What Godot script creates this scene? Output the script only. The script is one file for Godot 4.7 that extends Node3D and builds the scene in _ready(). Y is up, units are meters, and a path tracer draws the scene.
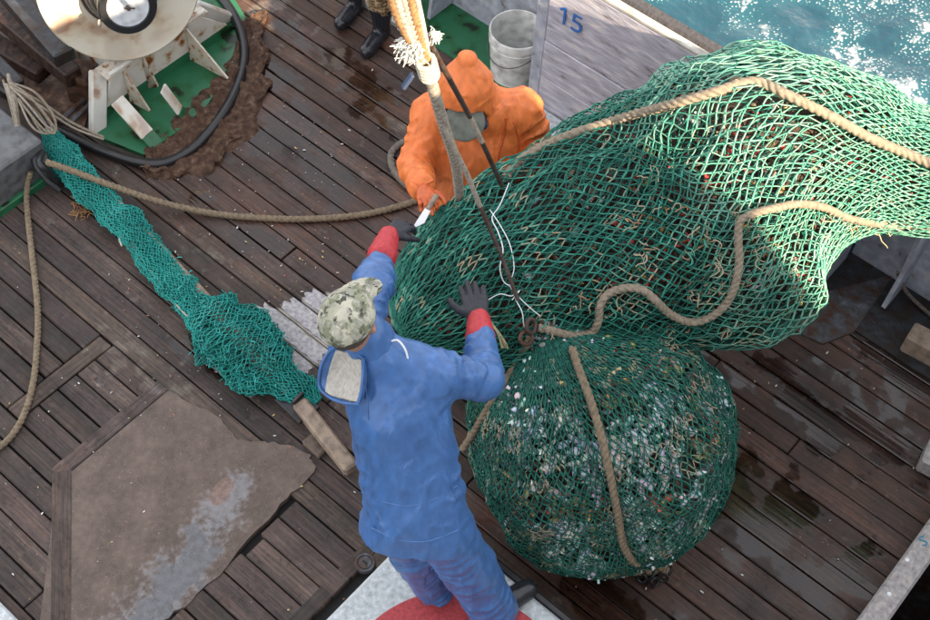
extends Node3D
# A trawler's working deck seen from above. World axes: x runs along the deck planks, -z points out to sea, y is up, metres.

const LENS := 1300.0            # focal length in photograph pixels (930 x 620)
const EYE := Vector3(0, 5.8, 0)
var right_axis: Vector3
var up_axis: Vector3
var view_axis: Vector3
var rng := RandomNumberGenerator.new()
var T := {}                     # shared textures
var M := {}                     # shared materials
var used_names := {}

# ---------------------------------------------------------------- camera geometry
func set_axes() -> void:
	var pitch := deg_to_rad(55.0)
	var roll := deg_to_rad(4.0)
	var az := deg_to_rad(-52.5)
	var f := Vector3(0, -sin(pitch), -cos(pitch))
	var r := Vector3.RIGHT
	var u := r.cross(f)
	var r2 := r * cos(roll) + u * sin(roll)
	var u2 := -r * sin(roll) + u * cos(roll)
	var m := Basis(Vector3(-sin(az), 0, -cos(az)), Vector3(0, 1, 0), Vector3(cos(az), 0, -sin(az)))
	# rows of the change of axes are the deck's own x, y and z directions
	var dx := Vector3(-sin(az), 0, cos(az))
	var dz := Vector3(-cos(az), 0, -sin(az))
	right_axis = Vector3(r2.dot(dx), r2.y, r2.dot(dz))
	up_axis = Vector3(u2.dot(dx), u2.y, u2.dot(dz))
	view_axis = Vector3(f.dot(dx), f.y, f.dot(dz))

func ray(x: float, y: float) -> Vector3:
	return view_axis + right_axis * (x - 465.0) / LENS - up_axis * (y - 310.0) / LENS

# the point at height h above the deck that a photograph pixel looks at
func at(x: float, y: float, h := 0.0) -> Vector3:
	var d := ray(x, y)
	return EYE + d * ((h - EYE.y) / d.y)

func at_depth(x: float, y: float, depth: float) -> Vector3:
	return EYE + ray(x, y) * depth

func to_pixel(p: Vector3) -> Vector3:
	var v := p - EYE
	var z := v.dot(view_axis)
	return Vector3(465.0 + LENS * v.dot(right_axis) / z, 310.0 - LENS * v.dot(up_axis) / z, z)

# ---------------------------------------------------------------- nodes
func numbered(called: String) -> String:
	if not used_names.has(called):
		used_names[called] = 0
		return called
	used_names[called] += 1
	return "%s_%03d" % [called, used_names[called]]

func thing(called: String, label: String, category: String, where := Vector3.ZERO, group := "", kind := "") -> Node3D:
	var o := Node3D.new()
	o.name = numbered(called)
	o.position = where
	add_child(o)
	mark(o, label, category, group, kind)
	return o

func mark(o: Node, label: String, category: String, group := "", kind := "") -> void:
	if label: o.set_meta("label", label)
	if category: o.set_meta("category", category)
	if group: o.set_meta("group", group)
	if kind: o.set_meta("kind", kind)

func put(mesh: Mesh, called: String, material: Material, parent: Node = null) -> MeshInstance3D:
	var o := MeshInstance3D.new()
	o.name = called if parent else numbered(called)
	o.mesh = mesh
	o.material_override = material
	if parent:
		parent.add_child(o, true)
		if parent is Node3D and parent != self:
			var back := Vector3.ZERO
			var p: Node = parent
			while p is Node3D and p != self:
				back += p.position
				p = p.get_parent()
			o.position = -back       # meshes are written in world metres
	else:
		add_child(o)
	return o

# ---------------------------------------------------------------- mesh builder
class MB:
	var v := PackedVector3Array()
	var n := PackedVector3Array()
	var c := PackedColorArray()
	var uv := PackedVector2Array()
	var ix := PackedInt32Array()
	var uv2 := PackedVector2Array()
	var tint := Color(1, 1, 1)

	func tri(a: Vector3, b: Vector3, d: Vector3, nn: Vector3) -> void:
		var k := v.size()
		if (b - a).cross(d - a).dot(nn) > 0.0:
			var s := b; b = d; d = s
		v.append(a); v.append(b); v.append(d)
		for i in 3:
			n.append(nn); c.append(tint); uv.append(Vector2(v[k + i].x, v[k + i].z))
			ix.append(k + i)

	func poly(p: Array, nn := Vector3.ZERO) -> void:
		if nn == Vector3.ZERO:
			nn = (p[1] - p[0]).cross(p[2] - p[0]).normalized()
		for i in range(1, p.size() - 1):
			tri(p[0], p[i], p[i + 1], nn)

	# convex solid: faces are lists of corner points, normals turned away from the middle
	func face(p: Array, mid: Vector3) -> void:
		var nn: Vector3 = (p[1] - p[0]).cross(p[2] - p[0]).normalized()
		if nn.dot(p[0] - mid) < 0.0: nn = -nn
		poly(p, nn)

	func box(mid: Vector3, size: Vector3, b := Basis.IDENTITY, ch := 0.0) -> void:
		var h := size * 0.5
		ch = minf(ch, minf(h.x, minf(h.y, h.z)) * 0.8)
		var g := func(x: float, y: float, z: float) -> Vector3: return mid + b * Vector3(x, y, z)
		for ax in 3:
			for s in [-1.0, 1.0]:
				var pts := []
				for q in [[-1, -1], [1, -1], [1, 1], [-1, 1]]:
					var w := Vector3.ZERO
					w[ax] = s * h[ax]
					w[(ax + 1) % 3] = q[0] * (h[(ax + 1) % 3] - ch)
					w[(ax + 2) % 3] = q[1] * (h[(ax + 2) % 3] - ch)
					pts.append(g.call(w.x, w.y, w.z))
				face(pts, mid)
		if ch <= 0.0: return
		for ax in 3:      # the chamfers along axis ax
			var p1 := (ax + 1) % 3
			var p2 := (ax + 2) % 3
			for s1 in [-1.0, 1.0]:
				for s2 in [-1.0, 1.0]:
					var pts := []
					for q in [[0, -1], [0, 1], [1, 1], [1, -1]]:
						var w := Vector3.ZERO
						w[ax] = q[1] * (h[ax] - ch)
						w[p1] = s1 * (h[p1] - (ch if q[0] else 0.0))
						w[p2] = s2 * (h[p2] - (0.0 if q[0] else ch))
						pts.append(g.call(w.x, w.y, w.z))
					face(pts, mid)
		for sx in [-1.0, 1.0]:
			for sy in [-1.0, 1.0]:
				for sz in [-1.0, 1.0]:
					face([g.call(sx * h.x, sy * (h.y - ch), sz * (h.z - ch)), g.call(sx * (h.x - ch), sy * h.y, sz * (h.z - ch)), g.call(sx * (h.x - ch), sy * (h.y - ch), sz * h.z)], mid)

	# flat outline given as points, pushed along dir
	func slab(p: Array, dir: Vector3) -> void:
		var mid := Vector3.ZERO
		for q in p: mid += q
		mid = mid / p.size() + dir * 0.5
		var top := []
		for q in p: top.append(q + dir)
		var poly2 := PackedVector2Array()
		var ax: Vector3 = (p[1] - p[0]).normalized()
		var ay := dir.normalized().cross(ax)
		for q in p: poly2.append(Vector2((q - p[0]).dot(ax), (q - p[0]).dot(ay)))
		var t := Geometry2D.triangulate_polygon(poly2)
		for i in range(0, t.size(), 3):
			tri(p[t[i]], p[t[i + 1]], p[t[i + 2]], -dir.normalized())
			tri(top[t[i]], top[t[i + 1]], top[t[i + 2]], dir.normalized())
		var area := 0.0
		for i in poly2.size():
			area += poly2[i].cross(poly2[(i + 1) % poly2.size()])
		for i in p.size():
			var j := (i + 1) % p.size()
			var nn: Vector3 = (p[j] - p[i]).cross(dir).normalized()
			if area < 0.0: nn = -nn
			poly([p[i], p[j], top[j], top[i]], nn)

	# rows of points joined into a skin; wrap closes each row
	func skin(rows: Array, wrap := true, caps := false) -> void:
		var k := v.size()
		var nr := rows.size()
		var nc: int = rows[0].size()
		var turn := 0.0
		var norms := []
		for i in nr:
			var mid := Vector3.ZERO
			for p in rows[i]: mid += p
			mid /= nc
			var rown := PackedVector3Array()
			for j in nc:
				var a: Vector3 = rows[mini(i + 1, nr - 1)][j] - rows[maxi(i - 1, 0)][j]
				var jn := (j + 1) % nc if wrap else mini(j + 1, nc - 1)
				var jp := (j - 1 + nc) % nc if wrap else maxi(j - 1, 0)
				var b: Vector3 = rows[i][jn] - rows[i][jp]
				var nn := a.cross(b).normalized()
				if nn == Vector3.ZERO: nn = (rows[i][j] - mid).normalized()
				rown.append(nn)
				turn += nn.dot((rows[i][j] - mid).normalized()) if wrap else nn.y
			norms.append(rown)
		var s := 1.0 if turn >= 0.0 else -1.0
		for i in nr:
			for j in nc:
				v.append(rows[i][j]); n.append(norms[i][j] * s); c.append(tint)
				uv.append(Vector2(float(j) / nc, float(i) / maxi(nr - 1, 1)))
		for i in nr - 1:
			for j in (nc if wrap else nc - 1):
				var j2 := (j + 1) % nc
				var q := [k + i * nc + j, k + (i + 1) * nc + j, k + (i + 1) * nc + j2, k + i * nc + j2]
				if s > 0: q.reverse()
				ix.append_array([q[0], q[2], q[1], q[0], q[3], q[2]] if false else [q[0], q[1], q[2], q[0], q[2], q[3]])
		if caps and wrap:
			for e in [0, nr - 1]:
				var mid := Vector3.ZERO
				for p in rows[e]: mid += p
				mid /= nc
				var nn: Vector3 = (mid - (rows[1][0] + rows[1][nc / 2]) * 0.5) if e == 0 else (mid - (rows[nr - 2][0] + rows[nr - 2][nc / 2]) * 0.5)
				nn = nn.normalized()
				if nn == Vector3.ZERO: continue
				for j in nc:
					tri(mid, rows[e][j], rows[e][(j + 1) % nc], nn)

	func tube(path: PackedVector3Array, r0: float, sides := 8, r1 := -1.0, caps := true) -> void:
		if r1 < 0.0: r1 = r0
		var rows := []
		var side := Vector3.ZERO
		var m := path.size()
		for i in m:
			var t := (path[mini(i + 1, m - 1)] - path[maxi(i - 1, 0)]).normalized()
			if side == Vector3.ZERO: side = t.cross(Vector3.UP if absf(t.y) < 0.9 else Vector3.RIGHT).normalized()
			side = (side - t * t.dot(side)).normalized()
			var up := t.cross(side)
			var r := lerpf(r0, r1, float(i) / maxf(1.0, m - 1))
			var row := PackedVector3Array()
			for j in sides:
				var a := TAU * j / sides
				row.append(path[i] + (side * cos(a) + up * sin(a)) * r)
			rows.append(row)
		skin(rows, true, caps)

	# laid rope: three strands twisted round each other
	func rope(path: PackedVector3Array, r: float, pitch := 0.0, sides := 12) -> void:
		if pitch == 0.0: pitch = r * 5.0
		var rows := []
		var side := Vector3.ZERO
		var m := path.size()
		var s := 0.0
		for i in m:
			var t := (path[mini(i + 1, m - 1)] - path[maxi(i - 1, 0)]).normalized()
			if i: s += path[i].distance_to(path[i - 1])
			if side == Vector3.ZERO: side = t.cross(Vector3.UP if absf(t.y) < 0.9 else Vector3.RIGHT).normalized()
			side = (side - t * t.dot(side)).normalized()
			var up := t.cross(side)
			var row := PackedVector3Array()
			for j in sides:
				var a := TAU * j / sides
				var w := absf(sin((a - s / pitch * TAU) * 1.5))
				row.append(path[i] + (side * cos(a) + up * sin(a)) * r * (0.66 + 0.42 * sqrt(w)))
			rows.append(row)
		skin(rows, true, true)

	# turned shape: profile of (radius, along) pairs round an axis
	func lathe(base: Vector3, axis: Vector3, profile: Array, sides := 32) -> void:
		axis = axis.normalized()
		var a := axis.cross(Vector3.RIGHT if absf(axis.x) < 0.9 else Vector3.UP).normalized()
		var b := axis.cross(a)
		for i in profile.size() - 1:
			var p0: Vector2 = profile[i]
			var p1: Vector2 = profile[i + 1]
			var sl := Vector2(p1.y - p0.y, p0.x - p1.x).normalized()
			var k := v.size()
			for q in [p0, p1]:
				for j in sides:
					var d := a * cos(TAU * j / sides) + b * sin(TAU * j / sides)
					v.append(base + axis * q.y + d * q.x)
					n.append((d * sl.x + axis * sl.y).normalized()); c.append(tint)
					uv.append(Vector2(float(j) / sides, q.y))
			for j in sides:
				var j2 := (j + 1) % sides
				var q := [k + j, k + j2, k + sides + j2, k + sides + j]
				if (v[q[1]] - v[q[0]]).cross(v[q[2]] - v[q[0]]).dot(n[q[0]]) + (v[q[2]] - v[q[0]]).cross(v[q[3]] - v[q[0]]).dot(n[q[2]]) > 0: q.reverse()
				ix.append_array([q[0], q[1], q[2], q[0], q[2], q[3]])

	func done() -> ArrayMesh:
		var arr := []
		arr.resize(Mesh.ARRAY_MAX)
		arr[Mesh.ARRAY_VERTEX] = v
		arr[Mesh.ARRAY_NORMAL] = n
		arr[Mesh.ARRAY_COLOR] = c
		arr[Mesh.ARRAY_TEX_UV] = uv
		if uv2.size() == v.size(): arr[Mesh.ARRAY_TEX_UV2] = uv2
		arr[Mesh.ARRAY_INDEX] = ix
		var m := ArrayMesh.new()
		m.add_surface_from_arrays(Mesh.PRIMITIVE_TRIANGLES, arr)
		return m

# smooth curve through points, a point every step metres
func curve(p: Array, step := 0.02) -> PackedVector3Array:
	var out := PackedVector3Array()
	var m := p.size()
	for i in m - 1:
		var a: Vector3 = p[maxi(i - 1, 0)]
		var b: Vector3 = p[i]
		var c: Vector3 = p[i + 1]
		var d: Vector3 = p[mini(i + 2, m - 1)]
		var k := maxi(1, int(b.distance_to(c) / step))
		for j in k:
			out.append(b.cubic_interpolate(c, a, d, float(j) / k))
	out.append(p[m - 1])
	return out

# ---------------------------------------------------------------- body fields: smooth unions of tapered capsules, meshed as surface nets
class Field:
	var cell: float
	var lo: Vector3
	var nx: int
	var ny: int
	var nz: int
	var d := PackedFloat32Array()
	var rip := 0.0          # height of the cross folds put into the next limbs
	var rip_len := 0.05
	var rip_noise: FastNoiseLite

	func _init(a: Vector3, b: Vector3, size: float) -> void:
		cell = size
		lo = a
		var s := (b - a) / size
		nx = int(s.x) + 2; ny = int(s.y) + 2; nz = int(s.z) + 2
		d.resize(nx * ny * nz)
		d.fill(10.0)

	func span(a: Vector3, b: Vector3, r: float) -> Array:
		var p := (a.min(b) - Vector3.ONE * r - lo) / cell
		var q := (a.max(b) + Vector3.ONE * r - lo) / cell
		return [maxi(0, int(p.x)), mini(nx - 1, int(q.x) + 1), maxi(0, int(p.y)), mini(ny - 1, int(q.y) + 1), maxi(0, int(p.z)), mini(nz - 1, int(q.z) + 1)]

	func mixin(i: int, e: float, k: float) -> void:
		var o := d[i]
		var h := maxf(k - absf(o - e), 0.0) / k
		d[i] = minf(o, e) - h * h * k * 0.25

	func cap(a: Vector3, b: Vector3, ra: float, rb: float, k := 0.03) -> void:
		var s := span(a, b, maxf(ra, rb) + k + cell * 2.0)
		var ab := b - a
		var l := maxf(ab.length_squared(), 1e-8)
		for z in range(s[4], s[5] + 1):
			for y in range(s[2], s[3] + 1):
				var i: int = (z * ny + y) * nx + s[0]
				for x in range(s[0], s[1] + 1):
					var p := lo + Vector3(x, y, z) * cell
					var t := clampf((p - a).dot(ab) / l, 0.0, 1.0)
					var e := p.distance_to(a + ab * t) - ra - (rb - ra) * t
					if rip > 0.0 and absf(e) < 0.05:
						var ph := t * sqrt(l) / rip_len * TAU + 7.0 * rip_noise.get_noise_3dv(p)
						e -= rip * (pow(0.5 + 0.5 * sin(ph), 3.0) - 0.2) * smoothstep(-0.15, 0.5, rip_noise.get_noise_3dv(p * 0.7 + Vector3(3, 1, 4)) + 0.25)
					var o := d[i]
					if e < o + k:
						var h := maxf(k - absf(o - e), 0.0)
						d[i] = minf(o, e) - h * h * 0.25 / k
					i += 1

	func ell(mid: Vector3, b: Basis, r: Vector3, k := 0.02, cut := false) -> void:
		var big := maxf(r.x, maxf(r.y, r.z))
		var s := span(mid, mid, big + k + cell * 2.0)
		var inv := b.inverse()
		for z in range(s[4], s[5] + 1):
			for y in range(s[2], s[3] + 1):
				var i: int = (z * ny + y) * nx + s[0]
				for x in range(s[0], s[1] + 1):
					var p: Vector3 = inv * (lo + Vector3(x, y, z) * cell - mid)
					var q := (p / r).length()
					var g := (p / (r * r)).length()
					var e := q * (q - 1.0) / g if g > 1e-6 else -minf(r.x, minf(r.y, r.z))
					if cut:
						var h := maxf(k - absf(d[i] + e), 0.0) / k
						d[i] = maxf(d[i], -e) + h * h * k * 0.25
					else:
						mixin(i, e, k)
					i += 1

	# keep only what lies behind the plane
	func plane(p0: Vector3, nrm: Vector3) -> void:
		var i := 0
		for z in nz:
			for y in ny:
				for x in nx:
					if d[i] < 5.0: d[i] = maxf(d[i], (lo + Vector3(x, y, z) * cell - p0).dot(nrm))
					i += 1

	# creases: a few long folds across the given direction and a finer crumple
	func folds(noise: FastNoiseLite, amp: float, stretch: Vector3) -> void:
		var i := 0
		for z in nz:
			for y in ny:
				for x in nx:
					if absf(d[i]) < 0.06:
						var p := (lo + Vector3(x, y, z) * cell) * stretch
						var n0 := absf(noise.get_noise_3dv(p))
						var n1 := absf(noise.get_noise_3dv(p * 1.9 + Vector3(7, 3, 5)))
						d[i] -= amp * (maxf(0.0, 1.0 - n0 * 4.5) - 0.25) + amp * 0.4 * maxf(0.0, 1.0 - n1 * 5.0)
					i += 1

	func mesh_into(mb: MB) -> void:
		var at_cell := PackedInt32Array()
		at_cell.resize(nx * ny * nz)
		at_cell.fill(-1)
		var lim := cell * 3.5
		var sy := nx
		var sz := nx * ny
		var off := [0, 1, sy, sy + 1, sz, sz + 1, sz + sy, sz + sy + 1]
		for z in nz - 1:
			for y in ny - 1:
				var i := (z * ny + y) * nx
				for x in nx - 1:
					var d0 := d[i]
					if absf(d0) < lim:
						var m := 0
						for k in 8:
							if d[i + off[k]] < 0.0: m |= 1 << k
						if m != 0 and m != 255:
							var sum := Vector3.ZERO
							var cnt := 0
							for e in [[0, 1], [2, 3], [4, 5], [6, 7], [0, 2], [1, 3], [4, 6], [5, 7], [0, 4], [1, 5], [2, 6], [3, 7]]:
								var a: float = d[i + off[e[0]]]
								var b: float = d[i + off[e[1]]]
								if (a < 0.0) != (b < 0.0):
									var t := a / (a - b)
									var p0 := Vector3(e[0] & 1, (e[0] >> 1) & 1, (e[0] >> 2) & 1)
									var p1 := Vector3(e[1] & 1, (e[1] >> 1) & 1, (e[1] >> 2) & 1)
									sum += p0.lerp(p1, t)
									cnt += 1
							var f := sum / cnt
							at_cell[i] = mb.v.size()
							mb.v.append(lo + (Vector3(x, y, z) + f) * cell)
							var g := Vector3(
								d[i + 1] - d[i] + d[i + sy + 1] - d[i + sy] + d[i + sz + 1] - d[i + sz] + d[i + sz + sy + 1] - d[i + sz + sy],
								d[i + sy] - d[i] + d[i + sy + 1] - d[i + 1] + d[i + sz + sy] - d[i + sz] + d[i + sz + sy + 1] - d[i + sz + 1],
								d[i + sz] - d[i] + d[i + sz + 1] - d[i + 1] + d[i + sz + sy] - d[i + sy] + d[i + sz + sy + 1] - d[i + sy + 1])
							mb.n.append(g.normalized())
							mb.c.append(mb.tint)
							mb.uv.append(Vector2.ZERO)
					i += 1
		for z in range(1, nz - 1):
			for y in range(1, ny - 1):
				for x in range(1, nx - 1):
					var i := (z * ny + y) * nx + x
					var a := d[i]
					if absf(a) > lim: continue
					for ax in 3:
						var st: int = [1, sy, sz][ax]
						var b := d[i + st]
						if (a < 0.0) == (b < 0.0): continue
						var u: int = [sy, sz, 1][ax]
						var w: int = [sz, 1, sy][ax]
						var q := [at_cell[i], at_cell[i - u], at_cell[i - u - w], at_cell[i - w]]
						if q.min() < 0: continue
						if a < 0.0: q.reverse()
						mb.ix.append_array([q[0], q[1], q[2], q[0], q[2], q[3]])

# ---------------------------------------------------------------- the scene
func _ready() -> void:
	rng.seed = 20
	set_axes()
	var cam := Camera3D.new()
	cam.name = "camera"
	cam.transform = Transform3D(Basis(right_axis, up_axis, -view_axis), EYE)
	cam.fov = rad_to_deg(2.0 * atan(310.0 / LENS))
	cam.near = 0.1
	cam.far = 400.0
	add_child(cam)
	var env := Environment.new()
	env.background_mode = Environment.BG_SKY
	var skym := ProceduralSkyMaterial.new()
	skym.sky_top_color = Color(0.72, 0.73, 0.755)
	skym.sky_horizon_color = Color(0.91, 0.89, 0.865)
	skym.sky_curve = 0.2
	skym.ground_bottom_color = Color(0.12, 0.22, 0.27)
	skym.ground_horizon_color = Color(0.55, 0.64, 0.68)
	skym.sun_angle_max = 12.0
	var sky := Sky.new()
	sky.sky_material = skym
	env.sky = sky
	env.background_energy_multiplier = 1.0
	env.tonemap_mode = Environment.TONE_MAPPER_LINEAR
	env.tonemap_exposure = 3.45
	env.sdfgi_enabled = true
	env.ssao_enabled = true
	env.ssil_enabled = true
	var we := WorldEnvironment.new()
	we.name = "world_environment"
	we.environment = env
	add_child(we)
	var sun := DirectionalLight3D.new()
	sun.name = "sun"
	sun.light_color = Color(1.0, 0.91, 0.78)
	sun.light_energy = 1.6
	sun.light_angular_distance = 0.5
	sun.shadow_enabled = true
	var towards := Vector3(0.86, 0.50, 0.16).normalized()
	add_child(sun)
	sun.transform = Transform3D(Basis.looking_at(-towards, Vector3.UP), Vector3(0, 8, 0))

	make_textures()
	make_materials()
	build_deck()
	build_sea()
	build_bulwark()
	build_unseen_deckhouse()
	build_hatch()
	build_net()
	build_people()
	build_winch()
	build_left_gear()
	build_ropes()
	build_small_things()

# ---------------------------------------------------------------- textures and materials
func noise(freq: float, octaves := 4, sd := 1, kind := FastNoiseLite.TYPE_SIMPLEX_SMOOTH) -> FastNoiseLite:
	var f := FastNoiseLite.new()
	f.noise_type = kind
	f.frequency = freq
	f.seed = sd
	f.fractal_type = FastNoiseLite.FRACTAL_FBM if octaves > 1 else FastNoiseLite.FRACTAL_NONE
	f.fractal_octaves = octaves
	return f

func grey(w: int, h: int, freq: float, octaves := 4, sd := 1, kind := FastNoiseLite.TYPE_SIMPLEX_SMOOTH) -> PackedByteArray:
	return noise(freq, octaves, sd, kind).get_image(w, h, false, false, true).get_data()

# noise drawn out along x by the given factor
func streaks(w: int, h: int, freq: float, factor: int, octaves := 4, sd := 1) -> PackedByteArray:
	var im := noise(freq, octaves, sd).get_image(maxi(8, w / factor), h, false, false, true)
	im.resize(w, h, Image.INTERPOLATE_CUBIC)
	return im.get_data()

func tiled(freq: float, octaves: int, sd: int, stops: Array, size := 512, kind := FastNoiseLite.TYPE_SIMPLEX_SMOOTH) -> ImageTexture:
	var src := noise(freq, octaves, sd, kind).get_seamless_image(size, size, false, false, 0.15, true).get_data()
	var lut := PackedByteArray()
	lut.resize(256 * 3)
	for i in 256:
		var t := i / 255.0
		var col: Color = stops[stops.size() - 1][1]
		for k in stops.size() - 1:
			if t <= stops[k + 1][0]:
				col = (stops[k][1] as Color).lerp(stops[k + 1][1], clampf((t - stops[k][0]) / maxf(1e-4, stops[k + 1][0] - stops[k][0]), 0.0, 1.0))
				break
		lut[i * 3] = int(clampf(col.r, 0, 1) * 255); lut[i * 3 + 1] = int(clampf(col.g, 0, 1) * 255); lut[i * 3 + 2] = int(clampf(col.b, 0, 1) * 255)
	var out := PackedByteArray()
	out.resize(size * size * 3)
	for i in size * size:
		var k := src[i] * 3
		out[i * 3] = lut[k]; out[i * 3 + 1] = lut[k + 1]; out[i * 3 + 2] = lut[k + 2]
	return ImageTexture.create_from_image(Image.create_from_data(size, size, false, Image.FORMAT_RGB8, out))

# cream cloth printed with green, grey and near-black patches
func camouflage() -> ImageTexture:
	var w := 384
	var n := []
	for k in 3: n.append(noise([0.013, 0.017, 0.02][k], 3, 601 + k).get_seamless_image(w, w, false, false, 0.15, true).get_data())
	var im := Image.create(w, w, false, Image.FORMAT_RGB8)
	for j in w:
		for i in w:
			var k := j * w + i
			var c := Color(0.70, 0.69, 0.62)
			if n[0][k] > 140: c = Color(0.45, 0.47, 0.37)
			if n[1][k] > 158: c = Color(0.58, 0.58, 0.54)
			if n[2][k] > 165: c = Color(0.20, 0.21, 0.17)
			im.set_pixel(i, j, c)
	return ImageTexture.create_from_image(im)

# crease pattern of stiff oilskin cloth
func wrinkles() -> ImageTexture:
	var f := noise(0.008, 2, 67)
	f.fractal_type = FastNoiseLite.FRACTAL_RIDGED
	f.domain_warp_enabled = true
	f.domain_warp_amplitude = 60.0
	f.domain_warp_frequency = 0.012
	return ImageTexture.create_from_image(f.get_seamless_image(512, 512, false, false, 0.15, true))

func g3(x: float) -> Color:
	return Color(x, x, x)

func lin(r: float, g: float, b: float) -> Color:
	return Color(r, g, b).linear_to_srgb()

func make_textures() -> void:
	T.mottle = tiled(0.012, 5, 3, [[0.0, g3(0.62)], [0.35, g3(0.82)], [0.6, g3(0.95)], [1.0, g3(1.0)]])
	T.bump = tiled(0.03, 5, 5, [[0.0, g3(0.0)], [1.0, g3(1.0)]])
	T.fine = tiled(0.12, 3, 9, [[0.0, g3(0.0)], [1.0, g3(1.0)]])
	T.cloth = tiled(0.02, 4, 13, [[0.0, g3(0.66)], [0.35, g3(0.80)], [0.62, g3(0.86)], [0.78, g3(0.92)], [1.0, g3(1.0)]])
	T.rust = tiled(0.010, 6, 21, [[0.0, Color(0.40, 0.19, 0.08)], [0.22, Color(0.62, 0.36, 0.18)], [0.30, Color(0.84, 0.76, 0.66)], [0.42, Color(0.95, 0.94, 0.91)], [1.0, Color(1, 1, 1)]])
	T.rusty = tiled(0.012, 6, 25, [[0.0, Color(0.22, 0.12, 0.08)], [0.35, Color(0.42, 0.26, 0.18)], [0.5, Color(0.36, 0.33, 0.32)], [0.8, Color(0.46, 0.46, 0.48)], [1.0, Color(0.62, 0.62, 0.64)]])
	T.camo = camouflage()
	T.camo_small = tiled(0.011, 3, 33, [[0.0, Color(0.13, 0.14, 0.11)], [0.32, Color(0.13, 0.14, 0.11)], [0.34, Color(0.34, 0.37, 0.27)], [0.47, Color(0.34, 0.37, 0.27)], [0.49, Color(0.76, 0.74, 0.66)], [0.66, Color(0.76, 0.74, 0.66)], [0.68, Color(0.42, 0.44, 0.36)], [1.0, Color(0.30, 0.32, 0.26)]])
	T.paint = tiled(0.011, 7, 41, [[0.0, Color(0.52, 0.49, 0.48)], [0.10, Color(0.66, 0.63, 0.62)], [0.20, Color(0.82, 0.81, 0.82)], [0.5, Color(0.88, 0.88, 0.90)], [0.68, Color(0.95, 0.95, 0.96)], [0.78, Color(1.0, 0.97, 0.93)], [1.0, Color(1, 0.99, 0.95)]], 1024)
	T.wrinkle = wrinkles()
	T.green = tiled(0.010, 6, 45, [[0.0, Color(0.40, 0.28, 0.18)], [0.2, Color(0.46, 0.38, 0.25)], [0.27, Color(0.75, 0.82, 0.70)], [0.5, Color(0.95, 0.97, 0.95)], [1.0, Color(1, 1, 1)]])
	T.muck = tiled(0.02, 6, 47, [[0.0, Color(0.20, 0.13, 0.09)], [0.4, Color(0.40, 0.28, 0.20)], [0.65, Color(0.52, 0.42, 0.34)], [0.85, Color(0.66, 0.58, 0.52)], [1.0, Color(0.84, 0.80, 0.76)]])
	T.knit = tiled(0.045, 2, 61, [[0.0, Color(0.25, 0.2, 0.15)], [0.4, Color(0.5, 0.42, 0.33)], [0.55, Color(0.9, 0.85, 0.75)], [1.0, Color(1, 0.97, 0.9)]], 512, FastNoiseLite.TYPE_CELLULAR)

func mat(col: Color, rough: float, tex: Texture2D = null, scale := 1.0, bump := 0.0, bump_tex: Texture2D = null, metal := 0.0) -> StandardMaterial3D:
	var m := StandardMaterial3D.new()
	m.albedo_color = col
	m.roughness = rough
	m.metallic = metal
	m.vertex_color_use_as_albedo = true
	m.uv1_triplanar = true
	m.uv1_world_triplanar = true
	m.uv1_scale = Vector3.ONE * scale
	if tex: m.albedo_texture = tex
	if bump > 0.0:
		m.heightmap_enabled = true
		m.heightmap_texture = bump_tex if bump_tex else T.bump
		m.heightmap_scale = bump
	return m

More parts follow.
